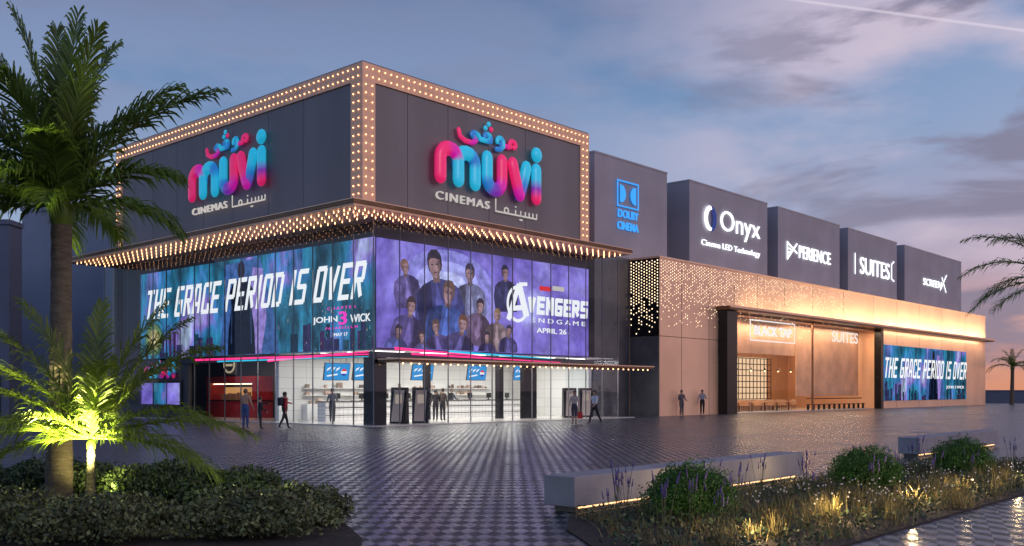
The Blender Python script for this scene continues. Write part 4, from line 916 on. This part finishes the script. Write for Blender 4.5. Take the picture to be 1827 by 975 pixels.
person(1025,758,1.68,R(160),'woman in beige top and dark skirt standing at the glass',(.42,.33,.30),(.05,.05,.07),hair=(.03,.02,.02),long=False,skirt=True,ra=(5,8,15))
person(1061,757,1.76,R(130),'person in light blue shirt and dark trousers walking past the glass',(.40,.46,.56),DK,la=(30,8,20),ra=(-25,8,30),ll=(-24,10),rl=(24,5),long=False)
def wallp(px):
    u=uR(px,WV-.35); p=W(u,WV-.35); return (p.x,p.y)
person(0,0,1.72,R(190),'person in grey jacket leaning against the copper wall, left of two',(.12,.10,.11),(.12,.10,.11),xy=wallp(1216),la=(10,6,60),ra=(10,6,60),rl=(12,30))
person(0,0,1.74,R(170),'person in pale shirt and black trousers leaning against the copper wall, right of two',(.32,.32,.36),DK,xy=wallp(1253),la=(20,10,70),ra=(5,10,20),ll=(10,25))
p=W(uA2+1.3,1.6); person(0,0,1.7,TH-PI/2,'person in pale pink top seated at the left restaurant table',(.55,.30,.32),(.1,.1,.14),xy=(p.x,p.y),ll=(85,85),rl=(85,85),la=(30,5,60),ra=(30,5,60),z0=.06)
x,y=gp(508,766)
t=thing('backpack','dark backpack worn by the walking person in red','bag',(x,y,1.08),R(-50)); o=MB().box(-.14,.14,-.30,-.13,-.05,.32).build('pack',M('pack_fabric',(.02,.02,.03),.8),t); bv=o.modifiers.new('b','BEVEL'); bv.width=.05; bv.segments=3
mb=MB()
for s_ in (-.1,.1): mb.tube([(s_,-.15,.3),(s_,0,.38),(s_*1.1,.11,.25),(s_*1.2,.02,.0),(s_,-.14,0)],.015,5)
mb.build('strap',mt['black'],t)
x,y=gp(1034,757)
t=thing('shopping_bag','red shopping bag beside the woman in the beige top','bag',(x,y,.28),R(10)); MB().box(-.15,.15,-.06,.06,0,.34).build('bag_body',mt['red'],t)
MB().tube([(-.07,0,.34),(-.05,0,.46),(.05,0,.46),(.07,0,.34)],.008,5).build('handle',mt['black'],t)

# ------------------------------------------------------------------ lights
for u in (3,7.5,12,16.5):
    for v_ in (2.8,6.2): area('lobby_light',W(u,v_,3.6),(0,0,TH),3.2,1.2,165,(1,.95,.88))
area('lobby_left_light',W(2.2,14,3.6),(0,0,TH),2,5,80,(1,.75,.55))
for k in range(3): area('shop_light',W(uA2+4+k*(uB-uA2)/3.2,2.6,4.5 if k==0 else 7.2),(0,0,TH),5,1.5,360,(1,.74,.48))
area('shop_panel_light',W((uA2+uB)/2,.55,7.2),(0,0,TH),uB-uA2-3,.3,1300,(1,.70,.45))
ua_,ub_=uR(1325,0),WE
nseg=7
for k in range(nseg):
    L=(ub_-ua_)/nseg; area('ledge_uplight',W(ua_+(k+.5)*L,-.86,7.8),(PI-R(25),0,TH),L,.12,[110,230,340,420,440,440,440][k],(1,.80,.50))
area('ledge_downlight',W((uB+WE)/2,-.5,7.4),(R(12),0,TH),WE-uB-2,.15,380,(1,.74,.48))
point('palm_uplight',(px0+1.2,py0-1.9,.25),4600,(1,.94,.32),.08,spot=62,aim=(px0-.1,py0,4.7))
x,y=gp(210,900); point('young_palm_uplight',(x+.15,y-.75,.25),75,(1,.88,.25),.05,spot=120,aim=(x-.3,y+.1,1.4))
point('hedge_light',(-3.3,12.3,.85),16,(.9,.9,.30),.05); point('hedge_light',(-5.6,12.2,.9),10,(.9,.9,.32),.05)
for a,b_,e in ((-.6,-3.0,24),(1.5,-3.1,24),(3.8,-3.2,24),(6.2,-3.2,20),(8.8,-3.3,12),(2.3,-.5,9),(5.5,-.5,9)):
    point('bed_light',BW(a,b_,.30),e,(1,.72,.34),.04)
sun=bpy.data.lights.new('sun','SUN'); sun.energy=.45; sun.angle=R(20); sun.color=(1,.76,.72); so=bpy.data.objects.new('sun',sun); C.objects.link(so); so.rotation_euler=(R(72),0,R(62))

# ------------------------------------------------------------------ sky
w=bpy.data.worlds.new('World'); S.world=w; w.use_nodes=True; n=w.node_tree.nodes; l=w.node_tree.links; bg=n['Background']
def sr(r,g,b): return tuple(((c/255)/12.92 if c/255<=.04045 else ((c/255+.055)/1.055)**2.4) for c in (r,g,b))
def ramp(src,stops):
    cr=n.new('ShaderNodeValToRGB'); e=cr.color_ramp.elements; e[0].position=stops[0][0]; e[0].color=(*stops[0][1],1); e[1].position=stops[-1][0]; e[1].color=(*stops[-1][1],1)
    for p_,c in stops[1:-1]: k=e.new(p_); k.color=(*c,1)
    l.new(src,cr.inputs[0]); return cr.outputs[0]
def mth(op,a,b_=None,c=None,clamp=False):
    m_=n.new('ShaderNodeMath'); m_.operation=op; m_.use_clamp=clamp
    for i,q in enumerate((a,b_,c)):
        if q is None: continue
        if isinstance(q,(int,float)): m_.inputs[i].default_value=q
        else: l.new(q,m_.inputs[i])
    return m_.outputs[0]
def mixc(f,a,b_):
    m_=n.new('ShaderNodeMixRGB'); 
    if isinstance(f,(int,float)): m_.inputs[0].default_value=f
    else: l.new(f,m_.inputs[0])
    for i,q in ((1,a),(2,b_)):
        if isinstance(q,tuple): m_.inputs[i].default_value=(*q,1)
        else: l.new(q,m_.inputs[i])
    return m_.outputs[0]
def mrng(s_,a,b_,c=0,d=1):
    m_=n.new('ShaderNodeMapRange'); m_.interpolation_type='SMOOTHSTEP'; l.new(s_,m_.inputs[0])
    for i,q in ((1,a),(2,b_),(3,c),(4,d)): m_.inputs[i].default_value=q
    return m_.outputs[0]
tc=n.new('ShaderNodeTexCoord'); sp=n.new('ShaderNodeSeparateXYZ'); l.new(tc.outputs['Generated'],sp.inputs[0]); X,Y,Z=sp.outputs
cool=ramp(Z,[(0,sr(160,174,202)),(.12,sr(144,170,204)),(.25,sr(108,146,190)),(.40,sr(68,106,154)),(1,sr(60,86,132))])
warm=ramp(Z,[(0,sr(214,144,114)),(.05,sr(204,148,138)),(.12,sr(172,154,176)),(.25,sr(142,162,198)),(.4,sr(112,144,190)),(1,sr(76,96,144))])
base=mixc(mrng(X,.05,.5),cool,warm)
mp=n.new('ShaderNodeMapping'); mp.inputs['Scale'].default_value=(2.2,2.2,8.5); mp.inputs['Rotation'].default_value=(0,R(-10),0); mp.inputs['Location'].default_value=(1.3,.4,.2); l.new(tc.outputs['Generated'],mp.inputs[0])
t1=n.new('ShaderNodeTexNoise'); t1.inputs['Scale'].default_value=2.1; t1.inputs['Detail'].default_value=8; t1.inputs['Roughness'].default_value=.52; t1.inputs['Distortion'].default_value=.3; l.new(mp.outputs[0],t1.inputs['Vector'])
mp2=n.new('ShaderNodeMapping'); mp2.inputs['Scale'].default_value=(2,2,5); mp2.inputs['Location'].default_value=(5,2,1); l.new(tc.outputs['Generated'],mp2.inputs[0])
t2=n.new('ShaderNodeTexNoise'); t2.inputs['Scale'].default_value=1.5; t2.inputs['Detail'].default_value=7; l.new(mp2.outputs[0],t2.inputs['Vector'])
rmask=mrng(X,.02,.42,.2,1)
lightc=mth('MULTIPLY',mrng(t2.outputs[0],.38,.58),mth('MULTIPLY',rmask,.9))
base=mixc(lightc,base,sr(214,196,212))
darkc=mth('MULTIPLY',mrng(t1.outputs[0],.50,.61),mth('MULTIPLY',rmask,.85))
base=mixc(darkc,base,sr(126,122,148))
Yp=mth('MAXIMUM',Y,.05); p_=mth('DIVIDE',X,Yp); q_=mth('DIVIDE',Z,Yp)
dd=mth('ABSOLUTE',mth('ADD',mth('SUBTRACT',q_,.405),mth('MULTIPLY',mth('SUBTRACT',p_,.2818),.1335)))
tr=mth('MULTIPLY',mrng(dd,.0004,.0024,1,0),mth('MULTIPLY',mrng(p_,.26,.31),mrng(Y,.1,.3)))
base=mixc(mth('MULTIPLY',tr,.55),base,sr(225,215,230))
vs_=n.new('ShaderNodeVectorMath'); vs_.operation='SCALE'; l.new(base,vs_.inputs[0]); l.new(mrng(Y,-.7,.3,1.4,1.0),vs_.inputs['Scale'])
sk=n.new('ShaderNodeTexSky'); sk.sky_type='NISHITA'; sk.sun_disc=False; sk.sun_elevation=R(2); sk.sun_rotation=R(60)
ad=n.new('ShaderNodeVectorMath'); ad.operation='MULTIPLY_ADD'; l.new(sk.outputs[0],ad.inputs[0]); ad.inputs[1].default_value=(.01,.01,.01); l.new(vs_.outputs[0],ad.inputs[2])
l.new(ad.outputs[0],bg.inputs[0]); bg.inputs[1].default_value=1.0

# ------------------------------------------------------------------ camera
cd=bpy.data.cameras.new('camera'); co=bpy.data.objects.new('camera',cd); C.objects.link(co); co.location=(0,0,1.7); co.rotation_euler=(PI/2,0,0)
cd.sensor_width=36; cd.lens=36*F/1827; cd.shift_y=(HY-487.5)/1827; cd.clip_end=4000; S.camera=co
S.view_settings.view_transform='Standard'; S.view_settings.look='None'; S.view_settings.exposure=0
